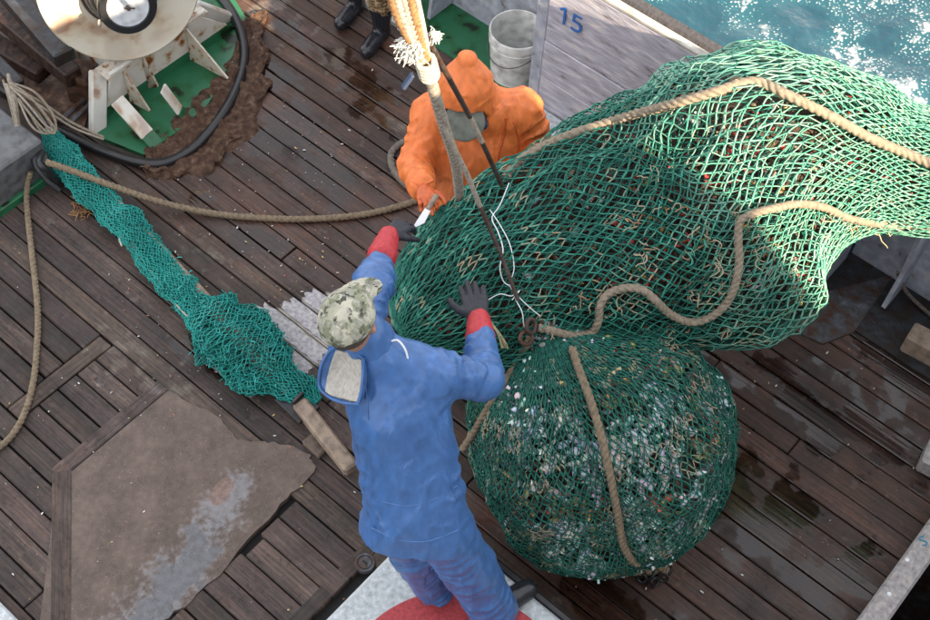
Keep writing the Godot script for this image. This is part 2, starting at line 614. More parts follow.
func make_materials() -> void:
	M.caulk = mat(lin(0.012, 0.011, 0.011), 0.8)
	M.twine = mat(Color(1, 1, 1), 0.8)
	M.rope = mat(lin(0.30, 0.245, 0.18), 0.9, T.mottle, 6.0, 0.25, T.fine)
	M.rope_pale = mat(lin(0.36, 0.31, 0.25), 0.9, T.mottle, 6.0, 0.25, T.fine)
	M.rope_tan = mat(lin(0.25, 0.19, 0.125), 0.9, T.mottle, 5.0, 0.25, T.fine)
	M.rope_grey = mat(lin(0.20, 0.17, 0.14), 0.9, T.mottle, 5.0, 0.25, T.fine)
	M.rope_orange = mat(lin(0.40, 0.21, 0.09), 0.9, T.mottle, 6.0, 0.25, T.fine)
	M.rope_white = mat(lin(0.46, 0.43, 0.36), 0.85, T.mottle, 6.0)
	M.wire = mat(lin(0.34, 0.27, 0.22), 0.6, T.rusty, 3.0)
	M.cord_white = mat(lin(0.72, 0.74, 0.76), 0.6)
	M.steel = mat(lin(0.42, 0.44, 0.47), 0.5, T.rusty, 1.4, 0.3)
	M.dark_steel = mat(lin(0.13, 0.14, 0.16), 0.5, T.rusty, 1.2, 0.3)
	M.brown_steel = mat(lin(0.42, 0.34, 0.30), 0.7, T.muck, 1.1, 0.4)
	M.black_iron = mat(lin(0.018, 0.019, 0.022), 0.35, T.mottle, 3.0)
	M.white_paint = mat(lin(0.66, 0.66, 0.64), 0.45, T.rust, 0.75, 0.12)
	M.cream_paint = mat(lin(0.58, 0.55, 0.48), 0.5, T.mottle, 0.6, 0.1)
	M.grey_paint = mat(lin(0.46, 0.49, 0.55), 0.5, T.paint, 0.8, 0.25)
	M.bulwark_paint = mat(lin(0.56, 0.55, 0.60), 0.55, T.paint, 0.9, 0.35)
	M.bulwark_paint.uv1_scale = Vector3(0.4, 1.5, 1.5)
	M.green_paint = mat(lin(0.018, 0.125, 0.058), 0.4, T.green, 0.8, 0.12)
	M.muck = mat(lin(0.38, 0.33, 0.29), 0.85, T.muck, 1.7, 1.2)
	M.rubber = mat(lin(0.016, 0.016, 0.018), 0.32, T.mottle, 3.0, 0.05)
	M.hatch_white = mat(lin(0.66, 0.71, 0.73), 0.6, T.cloth, 2.7, 0.12, T.fine)
	M.hatch_red = mat(lin(0.58, 0.065, 0.075), 0.55, T.cloth, 4.1, 0.12, T.fine)
	M.bare_wood = mat(lin(0.33, 0.25, 0.19), 0.8, T.mottle, 2.0, 0.3, T.fine)
	M.blue_cloth = mat(lin(0.066, 0.185, 0.48), 0.40, T.cloth, 1.3, 0.22, T.wrinkle)
	M.blue_cloth.uv1_scale = Vector3(1.7, 0.75, 1.7)
	M.blue_cloth.rim_enabled = true
	M.blue_cloth.rim = 0.15
	M.navy = mat(lin(0.022, 0.03, 0.09), 0.7, T.cloth, 3.0)
	M.orange_cloth = mat(lin(1.0, 0.25, 0.06), 0.58, T.cloth, 1.4, 0.22, T.wrinkle)
	M.orange_cloth.uv1_scale = Vector3(1.9, 0.9, 1.9)
	M.orange_glove = mat(lin(0.72, 0.14, 0.03), 0.5, T.cloth, 4.0)
	M.lining = mat(lin(0.62, 0.58, 0.52), 0.9, T.cloth, 5.0, 0.1, T.fine)
	M.red_cuff = mat(lin(0.62, 0.035, 0.05), 0.55, T.cloth, 4.0)
	M.black_glove = mat(lin(0.018, 0.021, 0.032), 0.6, T.mottle, 5.0, 0.08, T.fine)
	M.skin = mat(lin(0.50, 0.26, 0.17), 0.55, T.cloth, 6.0)
	M.camo = mat(Color(1, 1, 1), 0.9, T.camo, 2.8, 0.06, T.fine)
	M.camo_grey = mat(lin(0.125, 0.135, 0.112), 0.85, T.mottle, 3.0)
	M.boot = mat(lin(0.018, 0.02, 0.026), 0.22, T.mottle, 4.0)
	M.hair = mat(lin(0.05, 0.035, 0.025), 0.8)
	M.bucket = mat(lin(0.80, 0.81, 0.78), 0.35, T.mottle, 1.6)
	M.blade = mat(lin(0.80, 0.81, 0.83), 0.3, null, 1.0, 0.0, null, 0.0)
	M.trouser = mat(lin(0.16, 0.14, 0.12), 0.9, T.cloth, 4.0)
	M.mark_blue = mat(lin(0.03, 0.13, 0.42), 0.6)
	M.mark_teal = mat(lin(0.02, 0.20, 0.32), 0.6)
	M.catch_core = mat(lin(0.22, 0.19, 0.16), 0.6, T.muck, 4.0, 1.5)
	M.scrap = mat(Color(1, 1, 1), 0.5)
	M.fray = mat(lin(0.50, 0.50, 0.46), 0.9)
	M.strake = mat(lin(0.06, 0.055, 0.055), 0.6, T.paint, 2.2, 0.4)
	M.beam = mat(lin(0.42, 0.39, 0.37), 0.6, T.paint, 2.4, 0.3)
	M.knit = mat(lin(0.42, 0.34, 0.24), 0.9, T.knit, 2.2, 0.3, T.fine)
	M.streaked = mat(lin(0.62, 0.60, 0.57), 0.5, T.rust, 0.9, 0.12)
	M.rusty_paint = mat(lin(0.60, 0.55, 0.48), 0.6, T.rust, 2.2, 0.2)
	M.barrel = mat(lin(0.20, 0.17, 0.14), 0.4, T.rusty, 2.0)
	M.hub = mat(lin(0.62, 0.65, 0.68), 0.4, T.mottle, 2.0)
	M.brown_dark = mat(lin(0.16, 0.11, 0.09), 0.6, T.muck, 1.3, 0.4)
	M.locker = mat(lin(0.12, 0.125, 0.13), 0.55, T.mottle, 1.6, 0.1)
	M.brown_wood = mat(lin(0.15, 0.11, 0.085), 0.8, T.mottle, 2.4, 0.3, T.fine)
	M.tape = mat(lin(0.04, 0.06, 0.11), 0.4)
	M.straw = mat(lin(0.46, 0.42, 0.24), 0.85, T.mottle, 6.0)
	M.blue_pale = mat(lin(0.16, 0.29, 0.55), 0.5, T.cloth, 3.0)
	M.flange = mat(lin(0.60, 0.57, 0.50), 0.5, T.rust, 0.55, 0.1)
	M.crust = mat(lin(0.46, 0.45, 0.45), 0.8, T.paint, 2.6, 0.5, T.bump)

# ---------------------------------------------------------------- deck
const MAP_X := -7.0
const MAP_Z := -5.1
const MAP_W := 9.0
const MAP_D := 6.0

# a soft mask of round patches (world x, z, radius), later broken up by noise
func patches(list: Array, w: int, h: int) -> PackedByteArray:
	var sw := w / 8
	var sh := h / 8
	var b := PackedByteArray()
	b.resize(sw * sh)
	for j in sh:
		for i in sw:
			var p := Vector2(MAP_X + (i + 0.5) / sw * MAP_W, MAP_Z + (j + 0.5) / sh * MAP_D)
			var best := 0.0
			for q in list:
				var dx: float = (p.x - q[0]) / q[2]
				var dz: float = (p.y - q[1]) / q[3]
				best = maxf(best, 1.0 - 0.5 * sqrt(dx * dx + dz * dz))
			b[j * sw + i] = int(clampf(best, 0, 1) * 255)
	var im := Image.create_from_data(sw, sh, false, Image.FORMAT_L8, b)
	im.resize(w, h, Image.INTERPOLATE_CUBIC)
	return im.get_data()

func patch(px: float, py: float, rx: float, rz: float) -> Array:
	var p := at(px, py)
	return [p.x, p.z, rx, rz]

func make_deck_maps() -> void:
	var w := 1536
	var h := 1024
	var streak := streaks(w, h, 0.045, 14, 4, 2)
	var fine := streaks(w, h, 0.22, 24, 3, 4)
	var blot := grey(w, h, 0.012, 5, 6)
	var wear := grey(w, h, 0.035, 5, 8)
	var speck := grey(w, h, 0.16, 2, 11)
	var edge := grey(w, h, 0.02, 6, 15)
	var wet := patches([patch(290, 130, 0.40, 0.28), patch(330, 175, 0.45, 0.2), patch(268, 75, 0.16, 0.22), patch(380, 120, 0.5, 0.1), patch(250, 240, 0.5, 0.12), patch(880, 440, 0.40, 0.16), patch(800, 400, 0.7, 0.22), patch(760, 520, 0.9, 0.3), patch(900, 370, 0.3, 0.3), patch(220, 350, 0.2, 0.2), patch(600, 590, 0.5, 0.16), patch(340, 60, 0.5, 0.12)], w, h)
	var brown := patches([patch(800, 480, 1.3, 0.9), patch(840, 360, 0.9, 0.7), patch(640, 600, 0.9, 0.6), patch(330, 90, 1.2, 0.5), patch(230, 130, 0.6, 0.4), patch(280, 60, 0.5, 0.5), patch(400, 250, 1.0, 0.5), patch(240, 190, 0.8, 0.4)], w, h)  # brown wet wood; the right-hand patches also paint in shade
	var white := patches([patch(298, 335, 0.24, 0.18), patch(280, 352, 0.20, 0.13), patch(325, 312, 0.18, 0.12), patch(330, 340, 0.18, 0.12)], w, h)
	var scuff := patches([patch(270, 10, 0.35, 0.2), patch(225, 25, 0.25, 0.2), patch(120, 350, 0.25, 0.2), patch(165, 385, 0.25, 0.12), patch(200, 250, 0.25, 0.1), patch(400, 130, 0.25, 0.06)], w, h)
	var alb := PackedByteArray()
	alb.resize(w * h * 3)
	var rgh := PackedByteArray()
	rgh.resize(w * h)
	var hgt := PackedByteArray()
	hgt.resize(w * h)
	for i in w * h:
		var s := streak[i] / 255.0
		var f := fine[i] / 255.0
		var b := blot[i] / 255.0
		var e := edge[i] / 255.0
		var tone := 0.30 + 0.62 * s + 0.40 * f + 0.75 * (b - 0.5)
		var k := clampf((brown[i] / 255.0 + (e - 0.5) * 0.9 - 0.30) * 3.0, 0.0, 1.0)
		var r := lerpf(0.172, 0.165, k) * tone
		var g := lerpf(0.122, 0.082, k) * tone
		var l := lerpf(0.104, 0.056, k) * tone
		var d := wear[i] / 255.0
		var sc := clampf((scuff[i] / 255.0 * 0.75 + d - 1.02) * 3.0, 0.0, 0.6) + clampf((d - 0.74) * 4.0, 0.0, 0.35)
		r = lerpf(r, 0.34, sc); g = lerpf(g, 0.305, sc); l = lerpf(l, 0.285, sc)
		if speck[i] < 60 and b < 0.55:
			r *= 0.55; g *= 0.55; l *= 0.55
		var wt := clampf((wet[i] / 255.0 + (e - 0.5) * 1.1 - 0.52) * 5.0, 0.0, 1.0)
		var damp := 1.0 - 0.48 * wt
		r *= damp; g *= damp; l *= damp
		var ro := lerpf(0.58 + 0.3 * d - 0.18 * k, 0.05 + 0.13 * s, wt)
		var p := clampf((white[i] / 255.0 + (e - 0.5) * 0.35 + (f - 0.5) * 0.12 - 0.5) * 14.0, 0.0, 1.0)
		if p > 0.0:
			p *= 0.82 + 0.18 * clampf(d * 2.2 - 0.3, 0.0, 1.0)
			var pw := 0.95 + 0.05 * s
			r = lerpf(r, pw, p); g = lerpf(g, pw, p); l = lerpf(l, pw * 1.02, p)
			ro = lerpf(ro, 0.7, p)
		alb[i * 3] = int(255.0 * pow(clampf(r, 0, 1), 0.4545))
		alb[i * 3 + 1] = int(255.0 * pow(clampf(g, 0, 1), 0.4545))
		alb[i * 3 + 2] = int(255.0 * pow(clampf(l, 0, 1), 0.4545))
		rgh[i] = int(clampf(ro, 0, 1) * 255)
		hgt[i] = int(clampf(lerpf(0.15 + 0.45 * s + 0.35 * f, 0.55 + 0.1 * f, wt * 0.85), 0, 1) * 255)
	T.deck = ImageTexture.create_from_image(Image.create_from_data(w, h, false, Image.FORMAT_RGB8, alb))
	T.deck_rough = ImageTexture.create_from_image(Image.create_from_data(w, h, false, Image.FORMAT_L8, rgh))
	T.deck_height = ImageTexture.create_from_image(Image.create_from_data(w, h, false, Image.FORMAT_L8, hgt))

func deck_material(tone: Color) -> StandardMaterial3D:
	var m := StandardMaterial3D.new()
	m.albedo_color = tone
	m.albedo_texture = T.deck
	m.roughness_texture = T.deck_rough
	m.roughness = 1.0
	m.heightmap_enabled = true
	m.heightmap_texture = T.deck_height
	m.heightmap_scale = 0.35
	m.detail_enabled = true
	m.detail_albedo = T.grain
	m.detail_blend_mode = BaseMaterial3D.BLEND_MODE_MUL
	m.detail_uv_layer = BaseMaterial3D.DETAIL_UV_2
	return m

# weathered wood grain: fine lines, splits and worn pale fibres along the plank
func make_grain() -> void:
	var w := 1024
	var h := 512
	var a := streaks(w, h, 0.05, 40, 4, 141)
	var b := streaks(w, h, 0.16, 28, 3, 143)
	var c := streaks(w, h, 0.30, 60, 2, 145)
	var n := grey(w, h, 0.03, 4, 147)
	var out := PackedByteArray(); out.resize(w * h * 3)
	for i in w * h:
		var t := 0.74 + 0.30 * (a[i] / 255.0 - 0.5) + 0.34 * (b[i] / 255.0 - 0.5) + 0.18 * (n[i] / 255.0 - 0.5)
		if c[i] < 74: t *= 0.55 + 0.4 * (c[i] / 74.0)
		var warm := (a[i] / 255.0 - 0.5) * 0.10
		out[i * 3] = int(clampf(t + warm, 0, 1) * 255); out[i * 3 + 1] = int(clampf(t, 0, 1) * 255); out[i * 3 + 2] = int(clampf(t - warm, 0, 1) * 255)
	T.grain = ImageTexture.create_from_image(Image.create_from_data(w, h, false, Image.FORMAT_RGB8, out))

func plank(mid: Vector3, size: Vector3, turn := 0.0) -> ArrayMesh:
	var mb := MB.new()
	mb.box(mid, size, Basis(Vector3.UP, turn), 0.005)
	for i in mb.v.size():
		mb.uv[i] = Vector2((mb.v[i].x - MAP_X) / MAP_W, (mb.v[i].z - MAP_Z) / MAP_D)
		var q := Basis(Vector3.UP, -turn) * (mb.v[i] - mid)
		if size.z > size.x: q = Vector3(q.z, 0, q.x)
		mb.uv2.append(Vector2(q.x / 1.5 + mid.z * 7.31 + mid.x * 3.17, q.z / 0.42 + mid.z * 5.77))
	return mb.done()

# the hatch corner let into the deck: where planks give way to border boards and the worn plate
func in_plate(x0: float, x1: float, z: float) -> bool:
	return z > -1.82 and x1 > -3.26 and x0 < -2.36

func build_deck() -> void:
	make_deck_maps()
	make_grain()
	var tones := []
	for i in 8:
		var t := 0.68 + 0.32 * (i / 7.0)
		tones.append(deck_material(Color(t, t * (0.965 + 0.015 * (i % 2)), t * (0.93 + 0.03 * ((i / 2) % 2))).clamp()))
	var deck := Node3D.new()
	deck.name = "deck"
	add_child(deck)
	mark(deck, "dark worn wooden planks laid across the whole working deck", "deck", "", "structure")
	var under := MB.new()
	under.box(Vector3(-3.6, -0.075, -1.9), Vector3(7.5, 0.05, 5.6))
	put(under.done(), "subfloor", M.caulk, deck)
	var pitch := 0.1235
	var row := 0
	var z := -4.58
	while z < 0.9:
		var x := -7.6 + rng.randf() * 1.6
		while x < 2.0:
			var l := rng.randf_range(3.6, 6.5)
			var cuts := [[x, minf(x + l, 2.0)]]
			x += l
			# openings: the two cross boards, the plate, the raised hatch and the winch bed
			for gap in [[-3.80, -3.70, -1.80, -1.18], [-3.32 + maxf(0.0, z + 1.14) * 1.2, -2.345, -1.83, -0.2], [-1.86, 2.0, -1.86, 1.0], [0.07, 2.0, -5.0, -1.8]]:
				if z > gap[2] and z < gap[3]:
					var nxt := []
					for c in cuts:
						if c[1] <= gap[0] or c[0] >= gap[1]: nxt.append(c)
						else:
							if c[0] < gap[0] - 0.08: nxt.append([c[0], gap[0]])
							if c[1] > gap[1] + 0.08: nxt.append([gap[1], c[1]])
					cuts = nxt
			for c in cuts:
				# the slanting border board cuts the rows beside the plate
				var a: float = c[0]
				var b: float = c[1]
				if b - a < 0.1: continue
				put(plank(Vector3((a + b) / 2 + 0.002, -0.025 + rng.randf_range(-0.003, 0.003), z), Vector3(b - a - 0.005, 0.05, pitch - rng.randf_range(0.005, 0.012))), "plank", tones[rng.randi() % 8], deck)
		z += pitch
		row += 1
	# rows between the slanting board and the plate's outer corner
	put(plank(Vector3(-3.75, -0.024, -1.49), Vector3(0.09, 0.05, 0.60)), "border_board", tones[5], deck)
	put(plank(Vector3(-3.32, -0.022, -1.46), Vector3(0.085, 0.05, 0.70)), "border_board", tones[6], deck)
	put(plank(Vector3(-2.93, -0.017, -0.83), Vector3(0.98, 0.05, 0.10), -0.695), "border_board", tones[4], deck)
	put(plank(Vector3(-1.90, -0.0235, -1.1), Vector3(0.075, 0.05, 1.55)), "border_board", tones[1], deck)
	# crust of old white paint left on a few planks
	var pc := at(303, 334)
	var zz := -4.58
	while zz < 0.0:
		var dz := (zz - pc.z) / 0.27
		if absf(dz) < 1.0:
			var half := 0.26 * sqrt(1.0 - dz * dz) + rng.randf_range(-0.05, 0.04)
			if half > 0.05:
				var shift := rng.randf_range(-0.05, 0.05) - (zz - pc.z) * 0.25
				var ring0 := []
				for m in 13: ring0.append(Vector3(pc.x + shift - half + 2.0 * half * m / 12.0, 0.001, zz - 0.054 + rng.randf_range(0, 0.012)))
				for m in 5: ring0.append(Vector3(pc.x + shift + half + rng.randf_range(-0.03, 0.03), 0.001, zz - 0.03 + m * 0.015))
				for m in 13: ring0.append(Vector3(pc.x + shift + half - 2.0 * half * m / 12.0, 0.001, zz + 0.054 - rng.randf_range(0, 0.012)))
				for m in 5: ring0.append(Vector3(pc.x + shift - half + rng.randf_range(-0.03, 0.03), 0.001, zz + 0.03 - m * 0.015))
				var cr := MB.new()
				cr.slab(ring0, Vector3(0, 0.005, 0))
				put(cr.done(), "paint_crust", M.crust, deck)
		zz += pitch
	# worn plate with a cement-like smear
	var pl := MB.new()
	var rim := [Vector3(-3.27, -0.03, -1.80)]
	var rough := [Vector3(-3.27, -0.03, -1.80), Vector3(-2.95, -0.03, -1.87), Vector3(-2.80, -0.03, -1.84), Vector3(-2.62, -0.03, -1.97), Vector3(-2.47, -0.03, -2.03), Vector3(-2.39, -0.03, -1.98), Vector3(-2.37, -0.03, -1.7), Vector3(-2.33, -0.03, -1.2), Vector3(-2.36, -0.03, -0.9), Vector3(-2.33, -0.03, -0.3)]
	for k in rough.size() - 1:
		for m in 7:
			var q: Vector3 = (rough[k] as Vector3).lerp(rough[k + 1], (m + 1) / 7.0)
			rim.append(q + Vector3(rng.randf_range(-0.012, 0.012), 0, rng.randf_range(-0.012, 0.012)))
	rim.append(Vector3(-2.50, -0.03, -0.3))
	rim.append(Vector3(-3.27, -0.03, -1.08))
	pl.slab(rim, Vector3(0, 0.037, 0))
	for i in pl.v.size():
		pl.uv[i] = Vector2((pl.v[i].x + 3.4) / 1.2, (pl.v[i].z + 2.1) / 1.8)
	put(pl.done(), "worn_plate", plate_material(), deck)
	# round plug beside the raised hatch
	var pg := MB.new()
	var c0 := at(365, 563)
	pg.lathe(c0 + Vector3(0, -0.01, 0), Vector3.UP, [Vector2(0.001, 0.018), Vector2(0.030, 0.018), Vector2(0.032, 0.012), Vector2(0.036, 0.012), Vector2(0.038, 0.018), Vector2(0.047, 0.018), Vector2(0.05, 0.012), Vector2(0.05, -0.01)], 28)
	var plug := put(pg.done(), "deck_plug", M.steel, deck)
	var sl := MB.new()
	sl.box(c0 + Vector3(0, 0.009, 0), Vector3(0.028, 0.004, 0.008))
	put(sl.done(), "slot", M.caulk, plug)

func plate_material() -> StandardMaterial3D:
	var w := 512
	var h := 768
	var a := grey(w, h, 0.012, 6, 51)
	var b := grey(w, h, 0.05, 5, 53)
	var c := grey(w, h, 0.2, 2, 57)
	var out := PackedByteArray(); out.resize(w * h * 3)
	var rg := PackedByteArray(); rg.resize(w * h)
	var hg := PackedByteArray(); hg.resize(w * h)
	var s0 := at(240, 485)
	var s1 := at(150, 620)
	var oval := at(222, 492)
	for j in h:
		for i in w:
			var k := j * w + i
			var p := Vector3(-3.4 + 1.2 * i / w, 0, -2.1 + 1.8 * j / h)
			var n0 := a[k] / 255.0
			var n1 := b[k] / 255.0
			var n2 := c[k] / 255.0
			var t := 0.6 + 0.45 * n0 + 0.35 * (n1 - 0.5)
			var col := Vector3(0.140, 0.100, 0.080) * t
			var ro := 0.75
			# the smear
			var ab := s1 - s0
			var u := clampf((p - s0).dot(ab) / ab.length_squared(), 0.0, 1.3)
			var dist := (p - s0 - ab * u).length() / (0.10 + 0.10 * u)
			var m := clampf((0.9 - dist + (n0 - 0.5) * 1.0 + (n1 - 0.5) * 1.1) * 1.3, 0.0, 1.0)
			col = col.lerp(Vector3(0.205, 0.205, 0.215) * (0.75 + 0.5 * n1), m * 0.75)
			# a dark slate pool along its lower half
			var m2 := clampf((0.75 - (p - s0 - ab * clampf(u, 0.45, 1.3)).length() / 0.13 + (n0 - 0.5) * 1.6) * 4.0, 0.0, 1.0)
			col = col.lerp(Vector3(0.08, 0.083, 0.093) * (0.8 + 0.4 * n1), m2 * 0.7)
			ro = lerpf(ro, 0.35, m2)
			# the reddish bare oval
			var d := p - oval
			var q := Vector2(d.dot(ab.normalized()) / 0.085, d.dot(ab.normalized().cross(Vector3.UP)) / 0.047)
			if q.length() + (n1 - 0.5) * 0.3 < 1.0: col = col.lerp(Vector3(0.20, 0.125, 0.10) * (0.7 + 0.6 * n1), 0.75)
			# scattered dark pits
			if n2 < 0.2 and n0 < 0.55: col *= 0.45
			if n2 > 0.86 and n1 > 0.55: col = col.lerp(Vector3(0.4, 0.38, 0.36), 0.6)
			out[k * 3] = int(255.0 * pow(clampf(col.x, 0, 1), 0.4545))
			out[k * 3 + 1] = int(255.0 * pow(clampf(col.y, 0, 1), 0.4545))
			out[k * 3 + 2] = int(255.0 * pow(clampf(col.z, 0, 1), 0.4545))
			rg[k] = int(ro * 255)
			hg[k] = int(clampf(0.3 + 0.3 * n1 + 0.25 * m + (0.2 if n2 > 0.3 else -0.15), 0, 1) * 255)
	var mt := StandardMaterial3D.new()
	mt.albedo_texture = ImageTexture.create_from_image(Image.create_from_data(w, h, false, Image.FORMAT_RGB8, out))
	mt.roughness_texture = ImageTexture.create_from_image(Image.create_from_data(w, h, false, Image.FORMAT_L8, rg))
	mt.roughness = 1.0
	mt.heightmap_enabled = true
	mt.heightmap_texture = ImageTexture.create_from_image(Image.create_from_data(w, h, false, Image.FORMAT_L8, hg))
	mt.heightmap_scale = 0.3
	return mt

# ---------------------------------------------------------------- sea
func build_sea() -> void:
	var mb := MB.new()
	var wave := noise(0.35, 4, 71)
	var chop := noise(1.6, 3, 73)
	var rows := []
	for j in 150:
		var row := PackedVector3Array()
		var tz := float(j) / 149.0
		var z := -5.25 - 14.0 * tz - 180.0 * pow(tz, 6.0)
		for i in 170:
			var x := -14.0 + 26.0 * i / 169.0
			x += (i / 169.0 - 0.5) * 400.0 * pow(tz, 6.0)
			var y := -2.3 + 0.16 * wave.get_noise_2d(x, z) + 0.05 * chop.get_noise_2d(x, z)
			row.append(Vector3(x, y, z))
		rows.append(row)
	mb.skin(rows, false)
	for i in mb.v.size():
		mb.uv[i] = Vector2(mb.v[i].x / 8.0, mb.v[i].z / 8.0)
	var w := 1024
	var a := noise(0.008, 6, 81).get_seamless_image(w, w, false, false, 0.2, true).get_data()
	var s := noise(0.05, 3, 83).get_seamless_image(w, w, false, false, 0.1, true).get_data()
	var dots := noise(0.19, 1, 85, FastNoiseLite.TYPE_CELLULAR).get_seamless_image(w, w, false, false, 0.1, true).get_data()
	var out := PackedByteArray(); out.resize(w * w * 3)
	var rg := PackedByteArray(); rg.resize(w * w)
	var hg := PackedByteArray(); hg.resize(w * w)
	for k in w * w:
		var n0 := a[k] / 255.0
		var n1 := s[k] / 255.0
		var dt := dots[k] / 255.0
		var col := Vector3(0.002, 0.042, 0.068).lerp(Vector3(0.010, 0.090, 0.115), clampf((n0 - 0.3) * 2.0, 0, 1))
		var foam := clampf((n0 * 0.9 + n1 * 0.45 - 0.83) * 5.0, 0.0, 1.0)
		var bead := clampf((0.12 + 0.6 * (n0 - 0.42) + 0.3 * (n1 - 0.5) - dt) * 9.0, 0.0, 1.0) * clampf((n0 - 0.36) * 6.0, 0.0, 1.0)
		foam = maxf(foam * (0.55 + 0.45 * n1), bead)
		col = col.lerp(Vector3(0.55, 0.58, 0.59), foam)
		out[k * 3] = int(255.0 * pow(col.x, 0.4545)); out[k * 3 + 1] = int(255.0 * pow(col.y, 0.4545)); out[k * 3 + 2] = int(255.0 * pow(col.z, 0.4545))
		rg[k] = int(lerpf(0.12, 0.75, foam) * 255)
		hg[k] = int(clampf(0.5 * n1 + 0.5 * foam, 0, 1) * 255)
	var m := StandardMaterial3D.new()
	m.albedo_texture = ImageTexture.create_from_image(Image.create_from_data(w, w, false, Image.FORMAT_RGB8, out))
	m.roughness_texture = ImageTexture.create_from_image(Image.create_from_data(w, w, false, Image.FORMAT_L8, rg))
	m.roughness = 1.0
	m.heightmap_enabled = true
	m.heightmap_texture = ImageTexture.create_from_image(Image.create_from_data(w, w, false, Image.FORMAT_L8, hg))
	m.heightmap_scale = 2.0
	var o := put(mb.done(), "sea", m)
	mark(o, "teal sea churned with white foam beyond the bulwark", "sea", "", "structure")
	# ship's side below the deck
	var hull := MB.new()
	hull.box(Vector3(-3.0, -1.6, -5.11), Vector3(14.0, 3.2, 0.1))
	var ho := put(hull.done(), "hull_side", M.dark_steel)
	mark(ho, "dark painted ship side below the bulwark rail", "hull", "", "structure")

# ---------------------------------------------------------------- bulwark, unseen house, raised hatch
func build_bulwark() -> void:
	var b := thing("bulwark", "grey painted ship bulwark of long boards with a worn rail", "bulwark", Vector3(-3, 0, -4.8))
	var zf := -4.65
	var y := 0.03
	var hs := [0.26, 0.28, 0.27, 0.24]
	for i in 4:
		var mb := MB.new()
		mb.box(Vector3(-2.15, y + hs[i] / 2, zf - 0.03 + rng.randf_range(-0.004, 0.004)), Vector3(1.96, hs[i] - 0.005, 0.06), Basis(), 0.006)
		put(mb.done(), "board", M.bulwark_paint, b)
		y += hs[i]
	var ends := MB.new()
	ends.box(Vector3(-3.175, 0.55, -4.84), Vector3(0.085, 1.08, 0.36), Basis(), 0.008)
	put(ends.done(), "post", M.grey_paint, b)
	var e2 := MB.new()
	e2.box(Vector3(-1.13, 0.52, -4.80), Vector3(0.06, 1.0, 0.28), Basis(), 0.006)
	put(e2.done(), "post", M.grey_paint, b)
	# plating at the back of the open bays, with web frames
	for r in [[-7.6, -3.21, 1.12], [-1.1, 1.9, 0.75]]:
		var mb := MB.new()
		mb.box(Vector3((r[0] + r[1]) / 2, r[2] / 2, -5.03), Vector3(r[1] - r[0], r[2], 0.05))
		put(mb.done(), "plating", M.grey_paint, b)
	var backp := MB.new()
	backp.box(Vector3(-2.15, 0.25, -5.03), Vector3(2.1, 0.5, 0.05))
	put(backp.done(), "plating", M.dark_steel, b)
	for x in [-6.1, -5.1, -4.14, -0.78, 0.4]:
		var mb := MB.new()
		var ft := 1.1 if x < -1 else 0.72
		mb.slab([Vector3(x, 0.02, -5.0), Vector3(x, 0.02, -4.78), Vector3(x, 0.30, -4.82), Vector3(x, ft, -4.74), Vector3(x, ft, -5.0)], Vector3(0.025, 0, 0))
		put(mb.done(), "web_frame", M.grey_paint, b)
	var cap := MB.new()
	cap.box(Vector3(-0.65, 1.094, -4.668), Vector3(5.0, 0.03, 0.05), Basis(), 0.008)
	put(cap.done(), "cap_rail", M.cream_paint, b)
	var fender := MB.new()
	fender.box(Vector3(-0.65, 1.03, -4.755), Vector3(5.0, 0.14, 0.11), Basis(), 0.03)
	put(fender.done(), "rubbing_strake", M.strake, b)
	# green waterway along the foot
	var gw := MB.new()
	gw.box(Vector3(-5.4, 0.004, -4.82), Vector3(4.38, 0.012, 0.38))
	put(gw.done(), "waterway", M.green_paint, b)
	var gr := MB.new()
	gr.box(Vector3(0.4, 0.004, -4.78), Vector3(3.0, 0.012, 0.46))
	put(gr.done(), "waterway", M.dark_steel, b)
	var kerb := MB.new()
	kerb.box(Vector3(-5.75, 0.02, -4.615), Vector3(3.2, 0.04, 0.05), Basis(), 0.006)
	put(kerb.done(), "kerb", M.white_paint, b)
	var kerb2 := MB.new()
	kerb2.box(Vector3(-2.93, 0.035, -4.57), Vector3(0.36, 0.06, 0.14), Basis(), 0.01)
	put(kerb2.done(), "kerb", M.hatch_white, b)
	# the stencilled number
	var tm := TextMesh.new()
	tm.text = "15"
	var font := SystemFont.new()
	font.font_names = PackedStringArray(["Droid Sans"])
	tm.font = font
	tm.font_size = 64
	tm.pixel_size = 0.0026
	tm.depth = 0.004
	var num := put(tm, "number", M.mark_blue, b)
	num.position = Vector3(-2.97, 0.83, zf + 0.007) - b.position
	num.set_meta("label", "stencilled blue number 15")

func build_unseen_deckhouse() -> void:  # out of view; boxes placed and sized for the shade they throw
	var d := thing("unseen_deckhouse", "unseen white painted house and low side wall, shaped to shade the deck", "unseen_deckhouse", Vector3(3.5, 0, 0))
	var mb := MB.new()
	mb.box(Vector3(3.4, 2.19, 1.06), Vector3(4.4, 4.38, 7.28), Basis(), 0.02)
	put(mb.done(), "shade_house_wall", M.cream_paint, d)
	var lo := MB.new()
	lo.box(Vector3(1.4, 1.2, -3.80), Vector3(0.3, 2.4, 2.4), Basis(), 0.02)  # low wall added to shade the planks while sun still reaches the net
	put(lo.done(), "added_side_wall", M.grey_paint, d)

